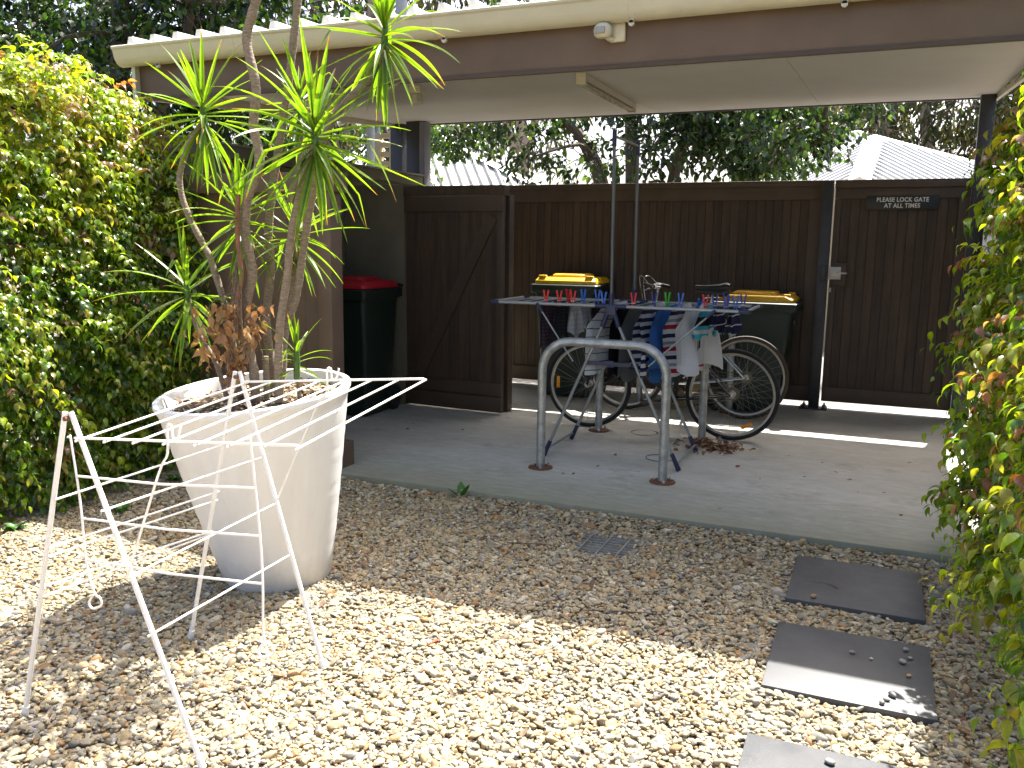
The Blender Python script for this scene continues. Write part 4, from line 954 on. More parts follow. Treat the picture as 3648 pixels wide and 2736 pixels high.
def drac_leaf(c, az, el, L, w, droop, rg):
    d = Vector((math.cos(az) * math.cos(el), math.sin(az) * math.cos(el), math.sin(el))); p = Vector(c) + d * .012; n = 11
    vs = []; cols = []; tw = rg.uniform(-.5, .5); kink = rg.random() < .12; kk = rg.randint(5, 8); tipdead = rg.random() < .45
    base = rg.choice(((.060, .19, .012), (.075, .23, .014), (.045, .150, .014), (.10, .27, .018)))
    for i in range(n + 1):
        t = i / n
        ww = w * (min(1, .55 + t * 2.2)) * (1 - max(0, (t - .35) / .65) ** 1.6) + .0006
        side = d.cross(Vector((0, 0, 1)))
        if side.length < .05: side = Vector((math.sin(az), -math.cos(az), 0))
        side.normalize(); up = side.cross(d).normalized()
        q = Matrix.Rotation(tw * t, 3, d); side = q @ side; up = q @ up
        vs += [p - side * ww + up * ww * .45, p, p + side * ww + up * ww * .45]
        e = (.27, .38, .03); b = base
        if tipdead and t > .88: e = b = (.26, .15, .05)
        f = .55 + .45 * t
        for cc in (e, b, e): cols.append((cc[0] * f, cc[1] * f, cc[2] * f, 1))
        st = L / n; g = droop * (0.25 + 1.5 * t)
        d = (d + Vector((0, 0, -g * .16))).normalized()
        if kink and i == kk: d = (d + Vector((0, 0, -1.4))).normalized()
        p = p + d * st
    fs = []
    for i in range(n):
        for k in (0, 1): fs.append((3 * i + k, 3 * i + k + 1, 3 * i + k + 4, 3 * i + k + 3))
    return vs, fs, cols
def drac_head(c, nl, L, seed, axis=(0, 0, 1), w=.0125, join=None, lo=-75):
    rg = random.Random(seed); ax = Vector(axis).normalized(); Q = Vector((0, 0, 1)).rotation_difference(ax)
    allv, allf, allc = [], [], []
    for i in range(nl):
        t = (i + .5) / nl; az = i * 2.39996 + rg.uniform(-.3, .3); el = math.radians(82 - (82 - lo) * t ** .85 + rg.uniform(-9, 9))
        dv = Q @ Vector((math.cos(az) * math.cos(el), math.sin(az) * math.cos(el), math.sin(el)))
        az2 = math.atan2(dv.y, dv.x); el2 = math.asin(max(-1, min(1, dv.z)))
        LL = L * 1.14 * rg.uniform(.72, 1.12) * (.75 + .25 * math.sin(math.pi * min(1, t * 1.2)))
        cc = Vector(c) + ax * (.05 - .11 * t)
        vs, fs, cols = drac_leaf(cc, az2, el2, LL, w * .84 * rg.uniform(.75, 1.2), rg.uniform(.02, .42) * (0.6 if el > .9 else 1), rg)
        if join is None:
            mb = MB(); mb.add(vs, fs); me = mb.mesh('leaf', ORG[dp], fixn=False)
            at = me.attributes.new('Col', 'FLOAT_COLOR', 'POINT'); at.data.foreach_set('color', np.array(cols, np.float32).ravel()); me.shade_smooth()
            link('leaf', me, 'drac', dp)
        else:
            k = len(allv); allv += vs; allf += [tuple(a + k for a in f) for f in fs]; allc += cols
    if join:
        mb = MB(); mb.add(allv, allf); me = mb.mesh(join, ORG[dp], fixn=False)
        at = me.attributes.new('Col', 'FLOAT_COLOR', 'POINT'); at.data.foreach_set('color', np.array(allc, np.float32).ravel()); me.shade_smooth()
        o = link(join, me, 'drac', dp); o['kind'] = 'stuff'
    mb = MB(); mb.tube([Vector(c) - ax * .09, Vector(c) - ax * .02, Vector(c) + ax * .05, Vector(c) + ax * .11], [.013, .015, .011, .003], 8); mb.build('shoot', mat('shoot_green%d' % seed, (.06, .13, .02), .5), dp)
drac_head((-2.686, 2.95, 1.95), 42, .33, 1, (.05, -.1, 1))
drac_head((-2.050, 2.85, 1.82), 52, .40, 2, (.05, -.05, 1), .0150)
drac_head((-1.855, 3.05, 2.22), 44, .33, 3, (.15, -.1, 1), .0135)
drac_head((-2.32, 3.13, 2.00), 24, .22, 4, (0, 0, 1), .011)
drac_head((-2.535, 2.98, 1.52), 42, .33, 5, (-.05, -.1, 1), .0125)
drac_head((-2.770, 2.90, 1.20), 30, .31, 6, (-.05, -.1, 1), .012)
drac_head((-2.415, 3.20, 1.45), 42, .30, 7, (.15, 0, 1), .0115)
drac_head((-2.240, 2.95, .945), 18, .17, 8, (.1, -.1, 1), .008, lo=-25)
drac_head((-2.25, 2.9, 3.30), 46, .36, 9, (0, 0, 1), .0135, join='upper_foliage')
drac_head((-2.22, 3.1, 3.50), 46, .36, 10, (.1, 0, 1), .0135, join='upper_foliage')

# dried branch caught in the plant
db = thing('dried_branch', 'brown withered branch of dry leaves hanging among the dracaena trunks', 'dead branch', (-2.47, 2.85, 1.0))
mb = MB(); mb.tube(smoothpath([(-2.449, 2.87, 1.62), (-2.452, 2.86, 1.45), (-2.43, 2.85, 1.30), (-2.455, 2.845, 1.18)], 6), [.010] * 19, 7); mb.build('stem', mat('dry_stem', (.20, .09, .05), .8, var=.3, scale=30), db)
mb = MB(); rg = random.Random(5)
for k in range(16):
    e = Vector((-2.48 + rg.uniform(-.15, .12), 2.85 + rg.uniform(-.07, .07), rg.uniform(.85, 1.1))); mb.tube(smoothpath([(-2.455, 2.848, 1.24 + rg.uniform(-.05, .1)), Vector((-2.46, 2.85, 1.2)).lerp(e, .5) + Vector((rg.uniform(-.04, .04), 0, .05)), e], 5), .0022, 4)
mb.build('twigs', 'twig', db)
T, F = leaf_template('drip'); tl = []
for q in range(6):
    c = palette([(.44, .26, .12), (.52, .33, .17), (.34, .18, .085)], np.array([q % 3]), .15)
    cu = np.array([[0, 0, 0.]]); Tm = leaf_mesh('dry_leaf', 'drip', cu, np.array([[0, 1., 0]]), np.array([[0, 0, 1.]]), np.array([1.0]), c)
    Tm.vertices.foreach_get  # keep
    for vtx in Tm.vertices: vtx.co.z += .35 * (abs(vtx.co.x) * (1 if q % 2 else -1)) + .12 * math.sin(vtx.co.y * 5 + q); vtx.co.x *= 1.25
    Tm.materials.append(M['dead']); tl.append(Tm)
for k in range(230):
    o = link('dry_leaf', tl[k % 6], None, db); u = rg.random()
    sp = .028 + .050 * math.sin(math.pi * min(1, .2 + u))
    ctr = Vector((-2.485 + rg.gauss(0, sp), 2.85 + rg.gauss(0, sp * .55), .86 + .34 * (1 - u ** 1.2) - .02)) if k % 15 else Vector((-2.66 + rg.gauss(0, .03), 2.86, 1.0 + rg.gauss(0, .06)))
    s_ = rg.uniform(.035, .06)
    ax = Vector((rg.gauss(0, .4), rg.gauss(0, .4), -1)).normalized()
    o.matrix_local = Matrix.Translation(ctr - ORG[db]) @ Matrix.Rotation(rg.uniform(0, 6.3), 4, 'Z') @ Vector((0, 1, 0)).rotation_difference(ax).to_matrix().to_4x4() @ Matrix.Rotation(rg.uniform(0, 6.3), 4, 'Y') @ Matrix.Scale(s_, 4)

# ================================================================== hedges
def fbm(P, f, seed):
    rg = np.random.default_rng(seed); v = np.zeros(len(P)); amp = 1
    for o in range(4):
        for k in range(3):
            d = rg.normal(0, 1, 3); d /= np.linalg.norm(d); v += amp * np.sin(P @ d * f * (2 ** o) + rg.uniform(0, 6.28)) / 3
        amp *= .55
    return v
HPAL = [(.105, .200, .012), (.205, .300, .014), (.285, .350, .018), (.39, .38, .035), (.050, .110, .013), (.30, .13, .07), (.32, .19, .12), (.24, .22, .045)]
def hedge(name, label, faces, ntw, seed, leafL, eye, group, basez, stems, colorfn, big=300, loc=(0, 0, 0)):
    """faces: list of (origin, edge u, edge v, outward normal, weight); twigs with opposite drip-tipped leaves"""
    t = thing(name, label, 'hedge', loc, group); rg = np.random.default_rng(seed)
    W = np.array([f[4] for f in faces], float); W /= W.sum()
    fi = rg.choice(len(faces), ntw, p=W); uv = rg.uniform(0, 1, (ntw, 2))
    O = np.array([f[0] for f in faces], float)[fi]; U = np.array([f[1] for f in faces], float)[fi]; V = np.array([f[2] for f in faces], float)[fi]; Nn = np.array([f[3] for f in faces], float)[fi]
    P0 = O + U * uv[:, :1] + V * uv[:, 1:]
    bulge = fbm(P0, 5.0, seed + 1) * .075 + fbm(P0, 12.0, seed + 2) * .05
    keep = fbm(P0, 8.0, seed + 3) > -1.05
    depth = -np.abs(rg.normal(0, .11, ntw)) + .02
    P0 = P0 + Nn * (bulge + depth)[:, None]
    P0, Nn, depth, bulge = P0[keep], Nn[keep], depth[keep], bulge[keep]; m = len(P0)
    D = Nn * .75 + rg.normal(0, .55, (m, 3)) + np.array([0, 0, .15]); D /= np.linalg.norm(D, axis=1, keepdims=True)
    LP, LA, LN, LS, LC = [], [], [], [], []
    nl = 9; tl_ = rg.uniform(.12, .24, m) * leafL / .065
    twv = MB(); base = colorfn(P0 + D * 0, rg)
    for k in range(nl):
        s = (k // 2 + .5) / (nl / 2) if k < nl - 1 else 1.0
        pos = P0 + D * (tl_ * s)[:, None] + np.array([0, 0, -1.0]) * (tl_ * s * s * .55)[:, None]
        tan = D + np.array([0, 0, -1.0]) * (s * 1.1); tan /= np.linalg.norm(tan, axis=1, keepdims=True)
        side = np.cross(tan, np.array([0, 0, 1.0])); side /= np.maximum(np.linalg.norm(side, axis=1, keepdims=True), 1e-5)
        sg = 1 if k % 2 else -1
        if k == nl - 1: sg = 0
        ax = tan * .6 + side * sg * .8 + np.array([0, 0, -.38]) + rg.normal(0, .30, (m, 3))
        nr = Nn * .45 + np.array([0, 0, .95]) + rg.normal(0, .35, (m, 3))
        LP.append(pos); LA.append(ax); LN.append(nr); LS.append(leafL * rg.uniform(.62, 1.15, m) * (1.0 - .25 * (s > .8)))
        c = base.copy(); LC.append(np.clip(c * (1 + rg.normal(0, .16, (m, 1))) * (1 + .18 * (s - .5)), .003, 1))
    P = np.concatenate(LP); A = np.concatenate(LA); N = np.concatenate(LN); S = np.concatenate(LS); C = np.concatenate(LC)
    ok = P[:, 2] > basez + .02
    P, A, N, S, C = P[ok], A[ok], N[ok], S[ok], C[ok]
    dist = np.linalg.norm(P - np.array(eye), axis=1); outer = np.concatenate([depth] * nl)[ok] > -.06
    # the leaves that show largest become parts of their own
    v = P - np.array([0, 0, 1.43]); fwd = v @ np.array([-.3857, .9087, -.1599]); rgt = v @ np.array([.9204, .3909, .0130]); upv = v @ np.array([-.0747, .1433, .9868])
    infr = (np.abs(rgt / fwd) < .585) & (np.abs(upv / fwd) < .44) & (fwd > 0)
    score = np.where(outer & infr, dist, 1e6); order = np.argsort(score); pick = order[:big]; rest = np.ones(len(P), bool); rest[pick] = False
    o0 = np.array(loc)
    link('foliage', leaf_mesh('foliage', 'drip', P[rest] - o0, A[rest], N[rest], S[rest], C[rest]), 'hedge', t)['kind'] = 'stuff'
    # shared leaf meshes by colour
    ci = np.argsort(C[pick].sum(axis=1)); groups = np.array_split(ci, 12)
    for gq in groups:
        cm = C[pick][gq].mean(axis=0, keepdims=True)
        me = leaf_mesh('leaf', 'drip', np.zeros((1, 3)), np.array([[0, 1., 0]]), np.array([[0, 0, 1.]]), np.array([1.0]), cm); me.materials.append(M['hedge'])
        s, a, n_ = frames(A[pick][gq], N[pick][gq])
        for q in range(len(gq)):
            i = pick[gq[q]]; o = link('leaf', me, None, t); sz = S[i]
            o.matrix_local = Matrix(((s[q][0] * sz, a[q][0] * sz, n_[q][0] * sz, P[i][0] - o0[0]), (s[q][1] * sz, a[q][1] * sz, n_[q][1] * sz, P[i][1] - o0[1]), (s[q][2] * sz, a[q][2] * sz, n_[q][2] * sz, P[i][2] - o0[2]), (0, 0, 0, 1)))
    mb = MB()
    for i in range(0, m, 3):
        p = Vector(P0[i]); d = Vector(D[i]); L = tl_[i]
        mb.tube([p - Vector(Nn[i]) * .08, p + d * L * .5 + Vector((0, 0, -L * .14)), p + d * L + Vector((0, 0, -L * .55))], [.0022, .0016, .0010], 3, caps=False)
    mb.build('twigs', 'twig', t)['kind'] = 'stuff'
    for (pa, pb, r) in stems:
        pa = Vector(pa); pb = Vector(pb); mid = pa.lerp(pb, .5) + Vector((random.uniform(-.06, .06), random.uniform(-.06, .06), 0))
        mb = MB(); mb.tube(smoothpath([pa, mid, pb], 5), np.linspace(r, r * .4, 11), 7); mb.build('stem', 'bark', t)
    return t
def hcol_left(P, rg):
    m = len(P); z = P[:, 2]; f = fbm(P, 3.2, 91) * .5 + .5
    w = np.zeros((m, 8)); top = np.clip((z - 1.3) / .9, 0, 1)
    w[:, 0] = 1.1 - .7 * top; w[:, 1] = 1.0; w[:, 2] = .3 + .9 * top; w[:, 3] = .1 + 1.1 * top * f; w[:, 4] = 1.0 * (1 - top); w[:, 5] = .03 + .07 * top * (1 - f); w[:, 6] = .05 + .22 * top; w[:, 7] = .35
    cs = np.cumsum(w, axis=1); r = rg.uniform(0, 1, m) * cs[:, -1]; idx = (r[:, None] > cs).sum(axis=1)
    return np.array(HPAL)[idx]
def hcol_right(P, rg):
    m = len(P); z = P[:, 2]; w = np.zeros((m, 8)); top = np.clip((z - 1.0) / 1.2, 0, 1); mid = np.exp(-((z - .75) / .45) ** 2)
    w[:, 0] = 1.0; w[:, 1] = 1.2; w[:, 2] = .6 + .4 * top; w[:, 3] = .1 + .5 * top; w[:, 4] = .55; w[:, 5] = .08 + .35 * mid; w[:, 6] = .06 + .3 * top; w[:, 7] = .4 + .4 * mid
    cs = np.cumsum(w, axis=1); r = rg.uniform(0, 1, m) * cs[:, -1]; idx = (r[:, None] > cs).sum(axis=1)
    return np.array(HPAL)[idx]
EYE = (0, 0, 1.43)
stL = [((-4.75 + random.uniform(-.1, .1), 2.6 + .27 * k, -.1), (-4.65 + random.uniform(-.2, .2), 2.6 + .27 * k, 1.7), random.uniform(.012, .028)) for k in range(7)]
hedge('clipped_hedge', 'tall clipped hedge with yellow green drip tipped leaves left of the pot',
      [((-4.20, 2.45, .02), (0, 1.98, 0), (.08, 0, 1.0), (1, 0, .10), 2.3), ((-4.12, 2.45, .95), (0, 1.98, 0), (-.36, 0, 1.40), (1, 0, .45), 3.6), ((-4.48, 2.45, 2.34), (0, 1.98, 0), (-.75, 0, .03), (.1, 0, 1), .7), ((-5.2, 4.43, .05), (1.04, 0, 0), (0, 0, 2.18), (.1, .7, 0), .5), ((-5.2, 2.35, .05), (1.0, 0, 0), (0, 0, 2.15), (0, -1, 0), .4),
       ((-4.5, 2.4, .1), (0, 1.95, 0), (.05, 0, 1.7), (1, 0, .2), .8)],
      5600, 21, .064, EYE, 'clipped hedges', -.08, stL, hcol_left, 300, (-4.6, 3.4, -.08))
stR = [((.85 + random.uniform(-.05, .15), 2.3 + .33 * k, -.1), (.8 + random.uniform(-.15, .15), 2.35 + .33 * k, 1.9), random.uniform(.010, .022)) for k in range(8)]
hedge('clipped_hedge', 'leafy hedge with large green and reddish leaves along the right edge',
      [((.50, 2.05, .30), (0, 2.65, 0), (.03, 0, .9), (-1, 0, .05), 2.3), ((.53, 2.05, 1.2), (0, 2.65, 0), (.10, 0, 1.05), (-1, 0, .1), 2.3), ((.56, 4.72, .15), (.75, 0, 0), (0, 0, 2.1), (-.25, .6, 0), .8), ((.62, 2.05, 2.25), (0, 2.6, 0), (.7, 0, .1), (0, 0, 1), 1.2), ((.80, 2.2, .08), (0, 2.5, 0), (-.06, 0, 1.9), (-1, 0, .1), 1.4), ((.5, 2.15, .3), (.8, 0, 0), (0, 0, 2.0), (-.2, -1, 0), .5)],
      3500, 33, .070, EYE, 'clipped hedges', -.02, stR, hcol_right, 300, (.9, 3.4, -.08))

# ================================================================== trees and far things
def tree(name, label, base, trunks, clumps, kind, nper, leafL, cols, m, bark, seed, droop=.8, group='trees beyond the fence', gap=None, pts_sig=.33):
    t = thing(name, label, 'tree', base, group); rg = np.random.default_rng(seed); rr = random.Random(seed)
    for (pts, r) in trunks:
        mb = MB(); sp = smoothpath([Vector(p) for p in pts], 6); mb.tube(sp, np.linspace(r, r * .35, len(sp)), 9); mb.build('trunk', bark, t)
    mb = MB(); tips = [Vector(q) for pts, r in trunks for q in pts[1:]]
    P, A = [], []
    for (cx, cy, cz, rx, ry, rz) in clumps:
        c = Vector((cx, cy, cz)); q = min(tips, key=lambda a: (a - c).length)
        mid = q.lerp(c, .5) + Vector((rr.uniform(-.2, .2), rr.uniform(-.2, .2), rr.uniform(0, .25)))
        mb.tube(smoothpath([q, mid, c], 4), np.linspace(.035, .010, 9) * (1 + .3 * rx), 6)
        n = int(nper * rx * (rx + rz))
        nsub = max(5, n // 22); sub = rg.normal(0, 1, (nsub, 3)); sub /= np.linalg.norm(sub, axis=1, keepdims=True); sub *= rg.uniform(.35, 1.0, (nsub, 1)) ** .5
        si = rg.integers(0, nsub, n)
        for s_ in range(0, nsub, 2):
            e = c + Vector(sub[s_] * np.array([rx, ry, rz])); mb.tube([c, c.lerp(e, .5) + Vector((0, 0, .05)), e], [.010, .007, .003], 4, caps=False)
        pp = np.array([cx, cy, cz]) + (sub[si] + rg.normal(0, pts_sig * .55, (n, 3))) * np.array([rx, ry, rz])
        P.append(pp); A.append(sub[si] * .7 + rg.normal(0, .6, (n, 3)) + np.array([0, 0, -droop]))
    o = mb.build('branches', bark, t); o['kind'] = 'stuff'
    P = np.concatenate(P); A = np.concatenate(A); n = len(P)
    if gap is not None:
        k = fbm(P, gap, seed + 5) > -.30; P, A = P[k], A[k]; n = len(P)
    N = rg.normal(0, .5, (n, 3)) + np.array([0, 0, .9]); S = leafL * rg.uniform(.6, 1.2, n)
    C = palette(cols, rg.integers(0, len(cols), n), .2)
    o = link('crown', leaf_mesh('crown', kind, P - np.array(base), A, N, S, C), m, t); o['kind'] = 'stuff'
    return t
DG = [(.032, .066, .022), (.042, .082, .025), (.023, .049, .020), (.07, .118, .028)]
# broadleaf tree right behind the fence
cl = []
rr = random.Random(3)
for k in range(30):
    cl.append((rr.uniform(-6.1, -.55), rr.uniform(10.4, 12.3), rr.uniform(2.55, 4.3), rr.uniform(.45, .75), rr.uniform(.5, .8), rr.uniform(.32, .5)))
cl += [(-.75, 11.3, 2.75, .5, .5, .3), (-.5, 11.2, 3.3, .5, .5, .35), (-5.6, 11.2, 2.95, .45, .5, .3), (-1.5, 11.0, 2.5, .6, .5, .35), (-3.2, 10.8, 3.2, .7, .6, .4), (-4.4, 11.0, 2.6, .5, .5, .35), (-2.2, 10.9, 2.9, .6, .6, .4)]
tree('broadleaf_tree', 'dark glossy broadleaf tree with several trunks right behind the fence', (-3.3, 11.4, 0),
     [([(-3.55, 11.5, -.1), (-3.5, 11.5, 1.4), (-3.75, 11.6, 2.6), (-4.6, 11.5, 3.6)], .16), ([(-3.3, 11.4, -.1), (-3.1, 11.3, 1.5), (-3.2, 11.4, 3.2), (-3.3, 11.4, 4.4)], .13), ([(-3.0, 11.5, -.1), (-2.7, 11.5, 1.8), (-2.4, 11.5, 3.0), (-1.6, 11.6, 3.9)], .11), ([(-2.8, 11.3, -.1), (-2.3, 11.2, 1.7), (-1.5, 11.2, 2.35), (-.7, 11.2, 2.75)], .09)],
     cl, 'drip', 1000, .125, DG, 'tree', 'bark', 41, .45, gap=3.0)
# dense tree at top left
cl = [(rr.uniform(-13.2, -6.9), rr.uniform(7.2, 9.8), rr.uniform(2.6, 6.2), rr.uniform(.8, 1.2), rr.uniform(.8, 1.1), rr.uniform(.6, .9)) for k in range(32)]
cl += [(-7.2, 8.0, 3.6, .7, .7, .5), (-7.6, 8.2, 4.3, .8, .7, .6), (-8.4, 7.6, 3.1, .9, .7, .6), (-9.5, 7.5, 3.4, 1, .8, .6), (-6.9, 8.6, 4.6, .6, .6, .5)]
tree('shade_tree', 'dense dark green tree filling the top left corner above the hedge', (-9.2, 8.6, 0),
     [([(-9.4, 8.4, -.1), (-9.3, 8.4, 2.2), (-9.0, 8.5, 4.0), (-9.2, 8.6, 6.0)], .20), ([(-9.2, 8.5, 1.8), (-8.2, 8.4, 3.2), (-7.6, 8.3, 4.2)], .10), ([(-9.4, 8.4, 1.5), (-10.6, 8.4, 3.0), (-11.6, 8.4, 4.4)], .12)],
     cl, 'oval', 560, .13, [(.016, .040, .012), (.022, .055, .012), (.05, .11, .012), (.010, .026, .012)], 'tree', 'bark', 42, .5)
# gum trees
GC = [(.062, .070, .024), (.046, .060, .020), (.080, .078, .032), (.036, .048, .017)]
def gum(label, x, y, h, spread, nc, seed, z0=3.0, nper=95, L=.28, cols=GC, trunkr=.22):
    r2 = random.Random(seed)
    cl = [(x + r2.uniform(-spread, spread), y + r2.uniform(-spread * .6, spread * .6), r2.uniform(z0, h), r2.uniform(1.0, 1.7), r2.uniform(1, 1.6), r2.uniform(.8, 1.2)) for k in range(nc)]
    tree('gum_tree', label, (x, y, 0), [([(x, y, -.1), (x + .2, y, h * .3), (x - .3, y, h * .6), (x + .2, y, h)], trunkr), ([(x + .1, y, h * .25), (x + spread * .4, y + .3, h * .55), (x + spread * .6, y, h * .85)], trunkr * .6), ([(x, y, h * .3), (x - spread * .45, y - .3, h * .6), (x - spread * .6, y, h * .9)], trunkr * .6)],
         cl, 'lance', nper, L, cols, 'gum', 'bark_gum', seed, 1.0)
gum('pale gum tree with smooth trunk above the carport roof, behind the tall trunks', -13.6, 19.5, 12, 2.6, 26, 61, 4.0)
gum('pale gum tree above the roof right of the dracaena top', -9.3, 22, 13, 2.6, 24, 62, 4.5)
gum('olive gum tree behind the right house roof, near its peak', 1.0, 24, 8, 3.0, 36, 63, 1.6, 110, .26)
gum('olive gum tree behind the right house, toward the right hedge', 4.6, 25, 8.5, 3.0, 34, 64, 1.6, 110, .26)
gum('distant gum tree behind the broadleaf tree and left house', -5.2, 33, 13, 4.0, 22, 65, 4.0, 80, .34)
gum('distant gum tree at the far left beyond the boundary wall', -16.5, 27, 14, 4.0, 26, 66, 3.0, 80, .32)
# leafy tree seen under the carport's left end
cl = [(rr.uniform(-12.0, -7.4), rr.uniform(12.6, 14.4), rr.uniform(1.6, 4.4), rr.uniform(.7, 1.0), .8, rr.uniform(.5, .8)) for k in range(16)]
tree('street_tree', 'mixed green street tree seen beneath the left end of the carport', (-8.8, 13.4, 0), [([(-8.5, 13.4, -.1), (-8.3, 13.4, 1.5), (-8.0, 13.4, 2.8), (-8.6, 13.4, 4.2)], .17)], cl, 'oval', 330, .13, [(.03, .07, .015), (.05, .11, .02), (.09, .12, .03)], 'tree', 'bark', 44, .6)

# ------------------------------------------------------------------ houses with ribbed white roofs
def hip_roof_house(label, cx, cy, half, z_eave, rise, rot, vent):
    t = thing('house', label, 'house', (cx, cy, 0), 'white roofed houses beyond the fence', local=True); t.rotation_euler.z = rot
    mb = MB(); w = half - .35; mb.box(-w, w, -w, w, -.1, z_eave - .02); mb.build('wall', 'house_wall', t)
    ap = Vector((0, 0, z_eave + rise)); cs = [Vector((-half, -half, z_eave)), Vector((half, -half, z_eave)), Vector((half, half, z_eave)), Vector((-half, half, z_eave))]
    mb = MB(); mb.add(cs + [ap, Vector((-half, -half, z_eave - .02)), Vector((half, -half, z_eave - .02)), Vector((half, half, z_eave - .02)), Vector((-half, half, z_eave - .02))], [(0, 1, 4), (1, 2, 4), (2, 3, 4), (3, 0, 4), (8, 7, 6, 5), (0, 5, 6, 1), (1, 6, 7, 2), (2, 7, 8, 3), (3, 8, 5, 0)])
    rf = mb.build('roof', 'house_roof', t, False)
    n = 26
    for i in range(4):
        a, b = cs[i], cs[(i + 1) % 4]; e = (b - a).normalized(); inn = Vector((0, 0, z_eave)) - a.lerp(b, .5); inn.z = 0; run = inn.length; inn.normalize(); up = (inn * run + Vector((0, 0, rise))).normalized(); nrm = e.cross(up).normalized()
        if nrm.z < 0: nrm = -nrm
        mb = MB(); L = (b - a).length
        for k in range(n):
            s = (k + .5) / n * L; le = min(s, L - s) / (L / 2) * math.sqrt(run ** 2 + rise ** 2)
            if le < .1: continue
            p = a + e * s - up * .04; q = a + e * s + up * (le - .03); hw = L / n * .22
            mb.add([p - e * hw, p + e * hw, p + e * hw * .5 + nrm * .065, p - e * hw * .5 + nrm * .065, q - e * hw, q + e * hw, q + e * hw * .5 + nrm * .065, q - e * hw * .5 + nrm * .065], [(0, 1, 2, 3), (7, 6, 5, 4), (3, 2, 6, 7), (0, 3, 7, 4), (2, 1, 5, 6)])
        mb.build('roof_ribs', 'house_roof', rf, False)
        mb = MB(); d = (ap - a).normalized(); s1 = d.cross(Vector((0, 0, 1))).normalized() * .16
        mb.add([a + s1 + Vector((0, 0, .0)), a + Vector((0, 0, .07)), a - s1, ap + s1, ap + Vector((0, 0, .08)), ap - s1, a + s1 - Vector((0, 0, .05)), a - s1 - Vector((0, 0, .05))], [(0, 1, 4, 3), (1, 2, 5, 4), (0, 6, 7, 2, 1)]); mb.build('hip_cap', 'white_roof', rf, False)
        mb = MB(); mb.beam(a - inn * .06 + Vector((0, 0, -.09)), b - inn * .06 + Vector((0, 0, -.09)), .10, .11); mb.build('gutter', 'cream', rf, False)
    if vent:
        p = Vector(vent); mb = MB(); mb.lathe([(.12, 0), (.12, .18), (.17, .20), (.19, .26), (.19, .42), (.16, .47), (.08, .50), (0, .505)], p, 20); v = mb.build('roof_vent', 'white_roof', rf)
        mb = MB()
        for k in range(18):
            a_ = 2 * math.pi * k / 18; mb.beam(p + Vector((.192 * math.cos(a_), .192 * math.sin(a_), .26)), p + Vector((.192 * math.cos(a_ + .15), .192 * math.sin(a_ + .15), .42)), .02, .012)
        mb.build('vent_fins', 'pole', v, False)
hip_roof_house('small pale building with a ribbed white hip roof behind the gate', -.29, 17.0, 2.2, 2.42, .95, math.radians(45 - 2), (.10, .59, 3.08))
hip_roof_house('pale building with a ribbed white roof behind the left end of the fence', -9.5, 16.6, 2.6, 2.35, 1.55, math.radians(38), (1.2, -.2, 3.10))

# ------------------------------------------------------------------ odds and ends beyond the fence
mb = MB()
bf = thing('sheet_fence', 'low beige sheet fence behind the trunks of the broadleaf tree', 'fence', (-2.6, 13.6, 0))
for k in range(26):
    x0 = -6.3 + k * .25; mb = MB(); mb.prism([(x0, 13.62), (x0 + .04, 13.59), (x0 + .13, 13.59), (x0 + .17, 13.62), (x0 + .248, 13.62), (x0 + .248, 13.64), (x0, 13.64)], 2, -.1, 2.32); mb.build('panel', 'beige_fence', bf, False)
lp = thing('lattice_screen', 'beige pierced screen standing beside the dark carport post', 'screen', (-7.25, 11.9, 0))
for sx in (-7.36, -7.10):
    mb = MB(); mb.box(sx - .05, sx + .05, 11.85, 11.95, -.1, 3.12, .005); mb.build('upright', 'beige_fence', lp)
for k in range(22):
    mb = MB(); z = .1 + k * .14; mb.box(-7.31, -7.15, 11.87, 11.93, z, z + .075, .003); mb.build('slat', 'beige_fence', lp)
def pole(name, label, x, y, r, h, m):
    t = thing(name, label, 'pole', (x, y, 0)); mb = MB(); mb.tube([(x, y, -.1), (x, y, h)], [r, r * .85], 14); mb.build('shaft', m, t)
    mb = MB(); mb.lathe([(r * .87, 0), (r * .9, .02), (r * .5, .06), (0, .07)], (x, y, h), 14); mb.build('pole_cap', m, t)
pole('street_pole', 'tall pale grey pole rising above the carport roof by the plant top', -10.5, 18.0, .15, 9.5, 'pole')
pole('fence_post', 'slim blue grey steel post seen under the carport left of the dark posts', -7.45, 12.0, .05, 3.9, 'bluepost')
pole('fence_post', 'pale grey concrete post seen left of the blue grey post', -7.95, 12.6, .085, 3.3, 'pole')
for i, (za, zb, lb) in enumerate(((2.72, 2.66, 'lower strand of barbed wire under the carport left end'), (3.09, 3.04, 'upper strand of barbed wire under the carport left end'))):
    t = thing('barbed_wire', lb, 'wire', (-8.5, 11.0, 2.8), 'strands of barbed wire')
    pts = [Vector((-13.5 + .3 * k, 11.0, za + .12 + (zb - za) * k / 22 - .03 * math.sin(math.pi * k / 22))) for k in range(23)]
    mb = MB(); mb.tube(pts, .004, 5); mb.build('strand', 'wire', t)
    mb = MB()
    for k in range(0, 70):
        p = pts[0].lerp(pts[-1], k / 70); a_ = random.uniform(0, 3.1); d = Vector((.3, math.cos(a_), math.sin(a_))) * .022; mb.tube([p - d, p + d], .0022, 3)
    mb.build('barbs', 'wire', t)
t = thing('overhead_cable', 'black overhead cable crossing behind the two tall trunks', 'cable', (-11.5, 15, 6))
mb = MB(); mb.tube([Vector((-22 + 1.2 * k, 15, 5.35 + .085 * k - .03 * math.sin(math.pi * k / 14))) for k in range(15)], .022, 6); mb.build('cable_run', 'cable', t)

